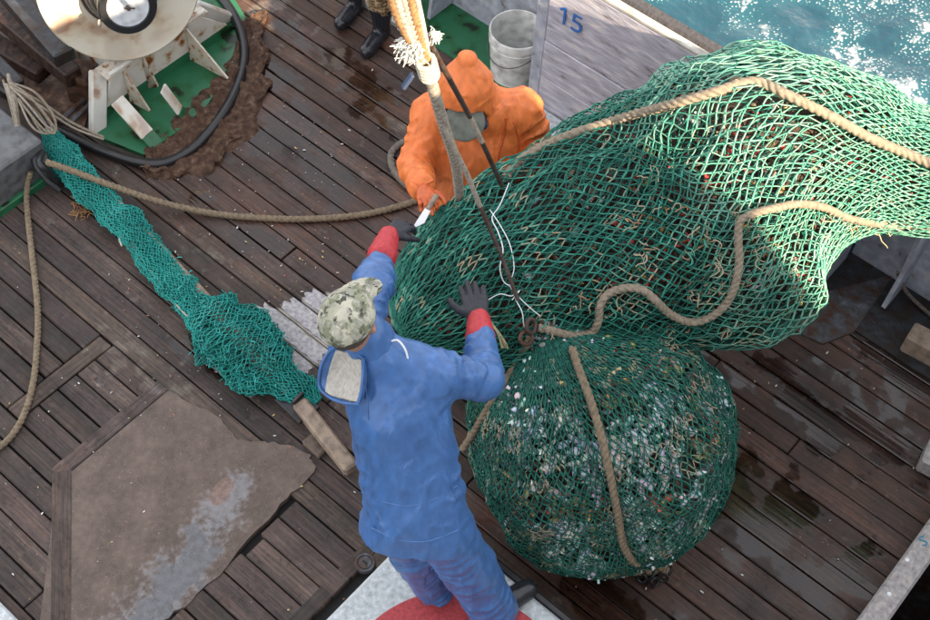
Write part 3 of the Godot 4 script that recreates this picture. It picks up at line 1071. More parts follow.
func build_hatch() -> void:
	var p := thing("hatch_cover", "white raised hatch cover with a red disc on its top", "hatch", Vector3(-0.7, 0, -1.0))
	var mb := MB.new()
	mb.box(Vector3(-0.68, 0.24, -0.75), Vector3(1.94, 0.52, 2.5), Basis(), 0.014)
	put(mb.done(), "hatch_top", M.hatch_white, p)
	var ed := MB.new()
	ed.box(Vector3(-0.66, 0.46, -2.022), Vector3(1.98, 0.05, 0.036), Basis(), 0.008)
	put(ed.done(), "edge_trim", M.black_iron, p)
	var disc := MB.new()
	disc.lathe(Vector3(-1.0, 0.5, -1.42), Vector3.UP, [Vector2(0.001, 0.004), Vector2(0.49, 0.004), Vector2(0.495, 0.0)], 72)
	put(disc.done(), "red_disc", M.hatch_red, p)
	# coaming beam over the dark opening
	var c := thing("coaming_beam", "scuffed steel coaming beam with a blue mark beside the dark opening", "beam", Vector3(0.12, 0, -3.6))
	var cb := MB.new()
	cb.box(Vector3(0.12, 0.10, -3.4), Vector3(0.115, 0.20, 2.6), Basis(), 0.012)
	put(cb.done(), "beam", M.beam, c)
	var tm := TextMesh.new()
	tm.text = "S"
	var font := SystemFont.new()
	font.font_names = PackedStringArray(["Droid Sans"])
	tm.font = font
	tm.font_size = 64
	tm.pixel_size = 0.0011
	tm.depth = 0.004
	var mk := put(tm, "mark", M.mark_teal, c)
	mk.position = at(923, 541, 0.202) - c.position
	mk.rotation = Vector3(-PI / 2, 0.95, 0)
	for pp in [[907, 560], [889, 594]]:
		var bo := MB.new()
		bo.lathe(at(pp[0], pp[1], 0.2), Vector3.UP, [Vector2(0.001, 0.006), Vector2(0.009, 0.005), Vector2(0.011, 0.0)], 12)
		put(bo.done(), "bolt", M.cord_white, c)
	# floor and wall of the opening
	var pit := Node3D.new()
	pit.name = "opening"
	add_child(pit)
	mark(pit, "dark opening in the deck behind the coaming beam", "opening", "", "structure")
	var pf := MB.new()
	pf.box(Vector3(1.1, -3.6, -3.3), Vector3(1.9, 0.05, 3.3))
	put(pf.done(), "opening_bottom", M.steel, pit)
	var pw := MB.new()
	pw.box(Vector3(0.13, -1.85, -3.3), Vector3(0.05, 3.6, 3.2))
	put(pw.done(), "opening_wall", M.steel, pit)
	var pw2 := MB.new()
	pw2.box(Vector3(1.1, -1.85, -4.93), Vector3(1.9, 3.6, 0.05))
	var pw3 := MB.new()
	pw3.box(Vector3(1.1, -1.8, -1.7), Vector3(1.9, 3.6, 0.05))
	put(pw3.done(), "opening_wall", M.steel, pit)
	var pw4 := MB.new()
	pw4.box(Vector3(2.03, -1.8, -3.3), Vector3(0.05, 3.6, 3.2))
	put(pw4.done(), "opening_wall", M.steel, pit)
	put(pw2.done(), "opening_wall", M.steel, pit)
	var cb0 := MB.new()
	cb0.box(at(-8, 622, 0.06), Vector3(0.5, 0.12, 0.16), Basis(), 0.012)
	mark(put(cb0.done(), "painted_board", M.hatch_white), "pale blue-grey painted board at the edge of the planks", "board")
	# odds and ends by the bulwark on the right
	var sp := MB.new()
	sp.slab([at(790, 330), at(799, 300), at(893, 276), at(853, 333), at(822, 345)], Vector3(0, 0.014, 0))
	var so := put(sp.done(), "deck_plate", M.steel)
	mark(so, "grey steel plate lying on the wet deck under the net", "plate")
	var wb := MB.new()
	wb.box(at(926, 346, 0.07), Vector3(0.22, 0.14, 0.13), Basis(Vector3.UP, 0.1), 0.012)
	mark(put(wb.done(), "wood_block", M.bare_wood), "brown wooden block against the bulwark foot", "block")
	var wb2 := MB.new()
	wb2.box(at(932, 458, 0.06), Vector3(0.10, 0.12, 0.16), Basis(Vector3.UP, 0.2), 0.012)
	mark(put(wb2.done(), "steel_block", M.beam), "short grey steel block standing on the wet planks", "block")
	var ch := MB.new()
	ch.rope(curve([at(897, 272, 0.25), at(905, 290, 0.06), at(918, 304, 0.03), at(934, 318, 0.03)], 0.01), 0.011)
	mark(put(ch.done(), "lashing_rope", M.rope_grey), "thin grey lashing rope hanging off the bulwark frame", "rope")

# ---------------------------------------------------------------- the trawl net
# A bag is a run of stations (middle, radius); its skin point at (s, a) carries lumps and folds.
class Bag:
	var mid := []
	var rad := []
	var len := []
	var total := 0.0
	var up := Vector3.UP
	var lump: FastNoiseLite
	var amp := 0.05
	var flat := 1.0
	var seen := PackedVector3Array()
	var pleat: FastNoiseLite   # long folds running along the bag
	var pleat_amp := 0.0
	var bites := []         # [angle, half width, depth]: where a strap bites in

	func setup() -> void:
		len = [0.0]
		for i in range(1, mid.size()):
			len.append(len[i - 1] + maxf((mid[i] as Vector3).distance_to(mid[i - 1]), absf(rad[i] - rad[i - 1]) * 0.9))
		total = len[len.size() - 1]

	func skin(t: float, a: float, grow := 0.0) -> Vector3:
		var s := clampf(t, 0.0, 1.0) * total
		var i := 0
		while i < mid.size() - 2 and s > len[i + 1]: i += 1
		var f: float = (s - len[i]) / maxf(1e-5, len[i + 1] - len[i])
		var i0 := maxi(i - 1, 0)
		var i3 := mini(i + 2, mid.size() - 1)
		var m: Vector3 = (mid[i] as Vector3).cubic_interpolate(mid[i + 1], mid[i0], mid[i3], f)
		var r: float = maxf(0.005, cubic_interpolate(rad[i], rad[i + 1], rad[i0], rad[i3], f))
		var t0: Vector3 = (mid[i + 1] - mid[i0]).normalized()
		var t1: Vector3 = (mid[i3] - mid[i]).normalized()
		var tg := t0.lerp(t1, f).normalized()
		var n1 := (up - tg * tg.dot(up)).normalized()
		var n2 := tg.cross(n1)
		for b in bites:
			var da: float = angle_difference(a, b[0]) / b[1]
			r *= 1.0 - b[2] * exp(-da * da) * sin(PI * clampf(t, 0.0, 1.0))
		if pleat_amp > 0.0: r *= 1.0 + pleat_amp * (0.5 - 1.6 * absf(pleat.get_noise_3d(t * 7.0, cos(a) * 3.2, sin(a) * 3.2)))
		var dir := n1 * cos(a) * flat + n2 * sin(a)
		var p := m + dir * r
		var l := lump.get_noise_3dv(p * 1.0)
		return m + dir * (r * (1.0 + amp * l) + grow)

# netting: a diamond lattice of thin twines with knots
func netting(bag: Bag, nu: int, nv: int, grow: float, twine: float, cols: Array, jit: float, sd: int, warp := 0.6, t0 := 0.0, t1 := 1.0, sunlit_end := 0.0) -> MB:
	var mb := MB.new()
	var r := RandomNumberGenerator.new()
	r.seed = sd
	var wn := noise(1.0, 3, sd)
	var cn := noise(2.2, 3, sd + 5)
	var pt := []
	for i in nu + 1:
		var row := PackedVector3Array()
		for j in nv:
			var tt := t0 + (t1 - t0) * i / nu
			var aa := TAU * (j + 0.5 * (i % 2)) / nv
			var base := bag.skin(tt, aa)
			tt += wn.get_noise_3dv(base * 1.7) * warp / nu * 2.0 + r.randf_range(-jit, jit) / nu
			aa += wn.get_noise_3dv(base * 1.7 + Vector3(40, 0, 0)) * warp * TAU / nv * 2.0 + r.randf_range(-jit, jit) * TAU / nv
			row.append(bag.skin(clampf(tt, t0, t1), aa, grow + r.randf_range(-0.004, 0.006)))
		pt.append(row)
	for i in nu:
		for j in nv:
			var o := i % 2
			for e in [j if o == 0 else (j + 1) % nv, (j - 1 + nv) % nv if o == 0 else j]:
				var a: Vector3 = pt[i][j]
				var b: Vector3 = pt[i + 1][e]
				var l := a.distance_to(b)
				if l > 0.3 or l < 0.004: continue
				var q := clampf(0.5 + 0.75 * cn.get_noise_3dv(a * 2.0) + r.randf_range(-0.25, 0.25), 0.0, 1.0) * (cols.size() - 1)
				var ci := mini(int(q), cols.size() - 2)
				var col: Color = (cols[ci] as Color).lerp(cols[ci + 1], q - ci)
				if sunlit_end > 0.0:   # paler netting at the mouth end, lightened further to paint in strong sun
					var ow := clampf((sunlit_end - float(i) / nu + 0.10 * cn.get_noise_3dv(a * 1.3)) * 12.0, 0.0, 1.0)
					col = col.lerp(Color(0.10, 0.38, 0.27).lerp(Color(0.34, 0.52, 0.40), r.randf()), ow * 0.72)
				var d := (b - a) / l
				var sd1 := d.cross(Vector3(0.3, 0.9, 0.2)).normalized()
				var sd2 := d.cross(sd1)
				var sag := sd1 * r.randf_range(-0.08, 0.08) * l + sd2 * r.randf_range(-0.05, 0.05) * l
				var k := mb.v.size()
				var tw := twine * r.randf_range(0.8, 1.2)
				for ring in 3:
					var c := a.lerp(b, ring * 0.5) + (sag if ring == 1 else Vector3.ZERO)
					for s in 3:
						var an := TAU * s / 3.0
						var dn := sd1 * cos(an) + sd2 * sin(an)
						mb.v.append(c + dn * tw); mb.n.append(dn); mb.c.append(col); mb.uv.append(Vector2.ZERO)
				for ring in 2:
					for s in 3:
						var s2 := (s + 1) % 3
						var p0 := k + ring * 3 + s
						var p1 := k + ring * 3 + s2
						mb.ix.append_array([p0, p1 + 3, p1, p0, p0 + 3, p1 + 3])
			# knot
			var kp: Vector3 = pt[i][j]
			var kk := mb.v.size()
			var kr := twine * 1.75
			var kc: Color = cols[cols.size() / 2]
			for dn in [Vector3.UP, Vector3.RIGHT, Vector3.BACK, Vector3.LEFT, Vector3.FORWARD, Vector3.DOWN]:
				mb.v.append(kp + dn * kr); mb.n.append(dn); mb.c.append(kc); mb.uv.append(Vector2.ZERO)
			for s in 4:
				var s2 := (s + 1) % 4
				mb.ix.append_array([kk, kk + 1 + s, kk + 1 + s2, kk + 5, kk + 1 + s2, kk + 1 + s])
	return mb

func bag_solid(bag: Bag, nu: int, nv: int, grow: float, t0 := 0.0, t1 := 1.0) -> MB:
	var rows := []
	for i in nu + 1:
		var row := PackedVector3Array()
		for j in nv: row.append(bag.skin(t0 + (t1 - t0) * i / nu, TAU * j / nv, grow))
		rows.append(row)
	var mb := MB.new()
	mb.skin(rows, true, true)
	return mb

var upper := Bag.new()
var lower := Bag.new()
var bundle := Bag.new()

# the depth at which a photograph pixel meets the outside of a bag
func meet(bag: Bag, x: float, y: float, lift := 0.0) -> Vector3:
	var best := 1e9
	var hits := []
	if bag.seen.is_empty():
		for i in 81:
			for j in 96: bag.seen.append(to_pixel(bag.skin(i / 80.0, TAU * j / 96.0)))
	for q in bag.seen:
		var dd := (q.x - x) * (q.x - x) + (q.y - y) * (q.y - y)
		if dd < 260.0: hits.append([q.z, dd])
	if hits.is_empty():
		for q in bag.seen:
			var dd := (q.x - x) * (q.x - x) + (q.y - y) * (q.y - y)
			if dd < best:
				best = dd
				hits = [[q.z, dd]]
	var near := 1e9
	for h in hits: near = minf(near, h[0])
	var sum := 0.0
	var ws := 0.0
	for h in hits:
		if h[0] < near + 0.25:
			var w: float = 1.0 / (4.0 + h[1])
			sum += h[0] * w
			ws += w
	return at_depth(x, y, sum / ws - lift)

func laid_on(bag: Bag, pts: Array, lift: float, step := 0.012) -> PackedVector3Array:
	var w := []
	for p in pts: w.append(meet(bag, p[0], p[1], lift))
	return curve(w, step)

# the nearer of the two bags
func meet_net(x: float, y: float, lift: float) -> Vector3:
	var a := meet(upper, x, y, lift)
	var b := meet(lower, x, y, lift)
	return a if a.distance_to(EYE) < b.distance_to(EYE) else b

func station(bag: Bag, x: float, y: float, h: float, rpx: float) -> void:
	var p := at(x, y, h)
	bag.mid.append(p)
	bag.rad.append(rpx * to_pixel(p).z / LENS)

func build_net() -> void:
	upper.lump = noise(1.1, 4, 91)
	upper.amp = 0.17
	upper.pleat = noise(0.55, 2, 92)
	upper.pleat_amp = 0.12
	for s in [[1330, 250, 1.45, 40], [1180, 190, 1.75, 50], [1060, 180, 1.62, 58], [930, 172, 1.45, 60], [862, 160, 1.44, 76], [800, 160, 1.42, 112], [757, 174, 1.36, 130], [700, 212, 1.20, 134], [630, 240, 1.09, 122], [555, 260, 1.08, 104], [492, 290, 1.04, 96], [446, 318, 1.0, 78], [412, 336, 0.97, 46], [398, 342, 0.96, 4]]:
		station(upper, s[0], s[1], s[2], s[3])
	upper.setup()
	lower.lump = noise(1.4, 4, 95)
	lower.amp = 0.15
	lower.pleat = noise(0.5, 2, 96)
	lower.pleat_amp = 0.07
	lower.up = Vector3(0.3, 0.2, 0.9)
	for s in [[545, 330, 1.22, 12], [552, 345, 1.14, 42], [565, 372, 1.02, 90], [580, 405, 0.86, 120], [597, 445, 0.66, 133], [610, 483, 0.47, 121], [624, 520, 0.32, 92], [632, 545, 0.20, 52], [637, 561, 0.12, 8]]:
		station(lower, s[0], s[1], s[2], s[3])
	lower.setup()
	for px in [[604, 445, 0.38, 0.24], [520, 440, 0.4, 0.12]]:
		var near := 1e9
		var ang := 0.0
		for k in 180:
			var q := to_pixel(lower.skin(0.5, TAU * k / 180.0))
			if q.z < to_pixel(lower.mid[4]).z:
				var dd := Vector2(q.x - px[0], q.y - px[1]).length()
				if dd < near:
					near = dd
					ang = TAU * k / 180.0
		lower.bites.append([ang, px[2], px[3]])
	var net := thing("trawl_net", "huge bulging green trawl net full of fish hauled over the rail", "fishing net", at(600, 400, 0))
	var dk := Color(0.005, 0.070, 0.052)
	var md := Color(0.013, 0.155, 0.112)
	var lt := Color(0.05, 0.27, 0.20)
	var pale := Color(0.22, 0.42, 0.34)
	var tan_ := Color(0.33, 0.27, 0.18)
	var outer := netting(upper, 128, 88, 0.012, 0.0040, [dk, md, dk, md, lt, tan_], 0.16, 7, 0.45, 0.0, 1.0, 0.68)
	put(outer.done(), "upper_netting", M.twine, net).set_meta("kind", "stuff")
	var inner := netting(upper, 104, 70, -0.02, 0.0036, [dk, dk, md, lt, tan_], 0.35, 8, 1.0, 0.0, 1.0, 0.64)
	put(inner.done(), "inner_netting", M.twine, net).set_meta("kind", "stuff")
	var deep := netting(upper, 90, 60, -0.045, 0.0040, [dk, dk, md, md], 0.4, 9, 1.2)
	put(deep.done(), "inner_netting", M.twine, net).set_meta("kind", "stuff")
	var low := netting(lower, 64, 124, 0.010, 0.0031, [dk, md, dk, md, tan_], 0.24, 10)
	put(low.done(), "lower_netting", M.twine, net).set_meta("kind", "stuff")
	var low2 := netting(lower, 52, 96, -0.008, 0.0025, [dk, dk, md], 0.3, 12, 0.9)
	put(low2.done(), "inner_netting", M.twine, net).set_meta("kind", "stuff")
	# the catch
	var catch_ := thing("catch", "silvery and reddish fish catch packed inside the green net", "fish", at(600, 450, 0), "", "stuff")
	put(bag_solid(lower, 44, 56, -0.075).done(), "heap", M.catch_core, catch_)
	put(bag_solid(upper, 60, 56, -0.10, 0.30, 1.0).done(), "heap", M.catch_core, catch_)
	var fish := MB.new()
	var rows := []
	for i in 7:
		var t := i / 6.0
		var row := PackedVector3Array()
		var w := sin(PI * pow(t, 0.7)) * 0.5 + (0.28 if i == 6 else 0.03)
		for j in 6:
			row.append(Vector3(t * 2.0 - 1.0, cos(TAU * j / 6) * w, sin(TAU * j / 6) * w * (0.25 if i == 6 else 1.0)))
		rows.append(row)
	fish.skin(rows, true, true)
	var fm := fish.done()
	scatter(catch_, fm, lower, 6000, -0.038, [[0.50, Color(0.76, 0.80, 0.82)], [0.57, Color(0.30, 0.30, 0.29)], [0.72, Color(0.10, 0.075, 0.05)], [0.77, Color(0.42, 0.12, 0.08)], [0.86, Color(0.50, 0.38, 0.13)], [0.93, Color(0.52, 0.36, 0.28)], [1.0, Color(0.03, 0.09, 0.07)]], 0.031, 0.0, 1.0, 101)
	scatter(catch_, fm, upper, 4200, -0.075, [[0.16, Color(0.50, 0.52, 0.50)], [0.34, Color(0.30, 0.24, 0.16)], [0.58, Color(0.10, 0.07, 0.045)], [0.70, Color(0.42, 0.05, 0.04)], [0.77, Color(0.48, 0.34, 0.10)], [0.90, Color(0.02, 0.14, 0.11)], [1.0, Color(0.05, 0.26, 0.24)]], 0.024, 0.32, 1.0, 103)
	# torn twine ends hanging on the outside
	var rag := MB.new()
	var rr := RandomNumberGenerator.new()
	rr.seed = 5
	var spots := [[600, 150, 3], [630, 220, 8], [640, 250, 9], [668, 205, 6], [705, 235, 8], [715, 262, 8], [660, 340, 8], [700, 295, 6], [595, 310, 6], [612, 300, 6], [730, 285, 5], [760, 250, 6], [790, 275, 6], [830, 240, 6], [850, 222, 8], [880, 228, 8], [690, 255, 8], [575, 300, 5], [545, 320, 8], [650, 180, 6], [680, 330, 5], [720, 335, 5], [825, 212, 6]]
	for sp in spots:
		for k in sp[2]:
			var c := meet(upper, sp[0] + rr.randf_range(-9, 9), sp[1] + rr.randf_range(-9, 9), 0.015)
			rag.tint = [tan_, Color(0.30, 0.17, 0.10), Color(0.38, 0.31, 0.22), lt, tan_][rr.randi() % 5]
			var pts := [c]
			var dir := Vector3(rr.randf_range(-1, 1), rr.randf_range(-0.6, 0.5), rr.randf_range(-1, 1)).normalized()
			for m in 5:
				dir = (dir + Vector3(rr.randf_range(-1, 1), rr.randf_range(-1, 0.5), rr.randf_range(-1, 1)) * 1.1 - view_axis * 0.1).normalized()
				pts.append(pts[pts.size() - 1] + dir * rr.randf_range(0.008, 0.022))
			rag.tube(curve(pts, 0.008), 0.0036, 5, 0.0018)
	put(rag.done(), "torn_twine", M.twine, net).set_meta("kind", "stuff")

func scatter(parent: Node, mesh: Mesh, bag: Bag, count: int, grow: float, kinds: Array, size: float, t0: float, t1: float, sd: int) -> void:
	var r := RandomNumberGenerator.new()
	r.seed = sd
	var patchy := noise(2.4, 2, sd)
	var mm := MultiMesh.new()
	mm.transform_format = MultiMesh.TRANSFORM_3D
	mm.use_colors = true
	mm.mesh = mesh
	mm.instance_count = count
	for i in count:
		var t := r.randf_range(t0, t1)
		var a := r.randf() * TAU
		var p := bag.skin(t, a, grow + r.randf_range(-0.012, 0.012))
		var b := Basis.from_euler(Vector3(r.randf() * TAU, r.randf() * TAU, r.randf() * TAU))
		var s := size * r.randf_range(0.55, 1.5)
		var q := clampf(r.randf() * 0.42 + 0.58 * (0.5 + 1.1 * patchy.get_noise_3dv(p)), 0.0, 1.0)
		var col: Color = kinds[kinds.size() - 1][1]
		for k in kinds:
			if q <= k[0]:
				col = k[1]
				break
		col = Color(col.r * r.randf_range(0.7, 1.15), col.g * r.randf_range(0.75, 1.1), col.b * r.randf_range(0.75, 1.1))
		mm.set_instance_transform(i, Transform3D(b.scaled_local(Vector3(s, s * r.randf_range(0.5, 0.95), s * r.randf_range(0.5, 0.95))), p))
		mm.set_instance_color(i, col)
	var o := MultiMeshInstance3D.new()
	o.name = "fish_heap"
	o.multimesh = mm
	o.material_override = M.scrap
	parent.add_child(o, true)
	o.position = -parent.position
	o.set_meta("kind", "stuff")

# ---------------------------------------------------------------- people
func head_into(mb: MB, c: Vector3, f: Vector3, u: Vector3, neck: Vector3) -> void:
	var fd := Field.new(c - Vector3.ONE * 0.17, c + Vector3.ONE * 0.17, 0.0065)
	f = (f - u * f.dot(u)).normalized()
	var s := f.cross(u)
	var b := Basis(s, u, -f)
	fd.ell(c + u * 0.03 - f * 0.012, b, Vector3(0.076, 0.092, 0.096), 0.02)
	fd.ell(c - u * 0.045 + f * 0.022, b, Vector3(0.058, 0.07, 0.068), 0.03)
	fd.cap(c - u * 0.09 + f * 0.05, c - u * 0.085 + f * 0.058, 0.026, 0.024, 0.03)
	fd.cap(c + u * 0.012 + f * 0.085, c - u * 0.028 + f * 0.106, 0.009, 0.013, 0.012)
	fd.cap(c + u * 0.03 + f * 0.08 + s * 0.03, c + u * 0.03 + f * 0.08 - s * 0.03, 0.012, 0.012, 0.015)
	for q in [-1.0, 1.0]:
		fd.ell(c + s * q * 0.032 + u * 0.008 + f * 0.094, b, Vector3(0.016, 0.010, 0.012), 0.01, true)
		fd.ell(c + s * q * 0.032 + u * 0.008 + f * 0.080, b, Vector3(0.012, 0.010, 0.010), 0.004)
		fd.ell(c + s * q * 0.078 - u * 0.004 - f * 0.006, b, Vector3(0.011, 0.030, 0.020), 0.006)
		fd.ell(c + s * q * 0.088 - u * 0.002 - f * 0.002, b, Vector3(0.007, 0.017, 0.010), 0.004, true)
	fd.cap(c - u * 0.062 + f * 0.083 + s * 0.018, c - u * 0.062 + f * 0.083 - s * 0.018, 0.0075, 0.0075, 0.006)
	fd.cap(c - u * 0.04 - f * 0.02, c.lerp(neck, 0.75), 0.050, 0.052, 0.03)
	fd.mesh_into(mb)

func glove(wrist: Vector3, dir: Vector3, back: Vector3, thumb: float, curl: Array, spread := 1.0, size := 1.08) -> ArrayMesh:
	dir = dir.normalized()
	back = (back - dir * back.dot(dir)).normalized()
	var side := dir.cross(back).normalized() * thumb      # points to the thumb
	var fd := Field.new(wrist + dir * 0.08 - Vector3.ONE * 0.16, wrist + dir * 0.08 + Vector3.ONE * 0.16, 0.006)
	var z := size
	var lens := [0.072, 0.082, 0.077, 0.060]
	for i in 4:
		var off := (1.5 - i) * 0.0225 * z * spread
		var k := wrist + dir * (0.092 - 0.006 * absf(i - 1.2)) * z + side * off
		fd.cap(wrist + side * off * 0.55 + dir * 0.01, k, 0.017 * z, 0.0125 * z, 0.012)
		var d := (dir + side * (1.5 - i) * 0.045 * spread).normalized()
		var p := k
		var l: float = lens[i] * z
		var r := 0.0105 * z
		for seg in 3:
			var turn: float = curl[i] * [0.8, 1.1, 0.8][seg]
			var axis := d.cross(back).normalized()
			d = d.rotated(axis, -turn)
			back = back
			var q: Vector3 = p + d * l * [0.44, 0.31, 0.25][seg]
			fd.cap(p, q, r, r * 0.92, 0.004)
			r *= 0.92
			p = q
	var tb := wrist + dir * 0.022 * z + side * 0.022 * z
	var td: Vector3 = (dir * 0.72 + side * 0.75 - back * 0.25 * curl[4]).normalized()
	var t1: Vector3 = tb + td * 0.042 * z
	var t2: Vector3 = t1 + (td * 0.8 + dir * 0.5 - back * curl[4] * 0.5).normalized() * 0.034 * z
	var t3: Vector3 = t2 + (td * 0.4 + dir * 0.8 - back * curl[4] * 0.8).normalized() * 0.028 * z
	fd.cap(tb, t1, 0.016 * z, 0.0135 * z, 0.01)
	fd.cap(t1, t2, 0.013 * z, 0.0115 * z, 0.004)
	fd.cap(t2, t3, 0.0115 * z, 0.010 * z, 0.004)
	fd.cap(wrist - dir * 0.03, wrist + dir * 0.015, 0.03 * z, 0.028 * z, 0.012)
	var mb := MB.new()
	fd.mesh_into(mb)
	return mb.done()

# where a photograph pixel meets a body field
func field_hit(fd: Field, x: float, y: float, lift := 0.0) -> Vector3:
	var dep := 2.5
	while dep < 7.5:
		var q := ((at_depth(x, y, dep) - fd.lo) / fd.cell).round()
		if q.x > 0 and q.y > 0 and q.z > 0 and q.x < fd.nx and q.y < fd.ny and q.z < fd.nz:
			if fd.d[(int(q.z) * fd.ny + int(q.y)) * fd.nx + int(q.x)] < 0.0: break
		dep += 0.004
	return at_depth(x, y, dep - lift)

func seam(parent: Node, fd: Field, pts: Array, r: float, m: Material, called := "seam") -> void:
	var w := []
	for i in pts.size() - 1:
		for k in 4:
			var t := k / 4.0
			w.append(field_hit(fd, lerpf(pts[i][0], pts[i + 1][0], t), lerpf(pts[i][1], pts[i + 1][1], t), r * 0.2))
	w.append(field_hit(fd, pts[pts.size() - 1][0], pts[pts.size() - 1][1], r * 0.2))
	for k in 2:
		for i in range(1, w.size() - 1): w[i] = (w[i - 1] + w[i] * 2.0 + w[i + 1]) / 4.0
	var mb := MB.new()
	mb.tube(curve(w, 0.01), r, 6)
	put(mb.done(), called, m, parent)

func field_mesh(fd: Field) -> ArrayMesh:
	var mb := MB.new()
	fd.mesh_into(mb)
	return mb.done()

func boot_mesh(heel: Vector3, toe_dir: Vector3, shaft: Vector3, r := 0.06) -> ArrayMesh:
	var fd := Field.new(heel - Vector3(0.34, 0.08, 0.34), heel + Vector3(0.34, 0.42, 0.34), 0.011)
	var d := Vector3(toe_dir.x, 0, toe_dir.z).normalized()
	fd.cap(heel + Vector3(0, 0.045, 0), heel + d * 0.19 + Vector3(0, 0.04, 0), 0.045, 0.042, 0.02)
	fd.cap(heel + d * 0.10 + Vector3(0, 0.05, 0), heel + d * 0.20 + Vector3(0, 0.045, 0), 0.05, 0.043, 0.02)
	fd.cap(heel + Vector3(0, 0.06, 0), shaft, 0.05, r, 0.04)
	fd.plane(heel + Vector3(0, 0.002, 0), Vector3.DOWN)
	return field_mesh(fd)

# thin inner figure under the clothes with neck and head, one skin
func figure(parent: Node, j: Dictionary, f: Vector3, u: Vector3) -> void:
	var lo := Vector3.ONE * 1e3
	var hi := -lo
	for k in j:
		lo = lo.min(j[k]); hi = hi.max(j[k])
	var fd := Field.new(lo - Vector3.ONE * 0.2, hi + Vector3.ONE * 0.2, 0.02)
	fd.cap(j.pelvis, j.chest, 0.10, 0.11, 0.05)
	fd.cap(j.chest, j.neck, 0.11, 0.055, 0.05)
	fd.cap(j.neck, j.head - u * 0.06, 0.05, 0.05, 0.03)
	for s in ["l", "r"]:
		fd.cap(j.neck, j[s + "sh"], 0.05, 0.05, 0.04)
		fd.cap(j[s + "sh"], j[s + "el"], 0.045, 0.036, 0.03)
		fd.cap(j[s + "el"], j[s + "wr"], 0.036, 0.026, 0.03)
		fd.cap(j.pelvis, j[s + "hip"], 0.09, 0.08, 0.04)
		fd.cap(j[s + "hip"], j[s + "kn"], 0.075, 0.05, 0.03)
		fd.cap(j[s + "kn"], j[s + "an"], 0.05, 0.035, 0.03)
	var mb := MB.new()
	fd.mesh_into(mb)
	head_into(mb, j.head, f, u, j.neck)
	put(mb.done(), "body", M.skin, parent)

func build_people() -> void:
	build_blue_man()
	build_orange_man()
	build_third_man()

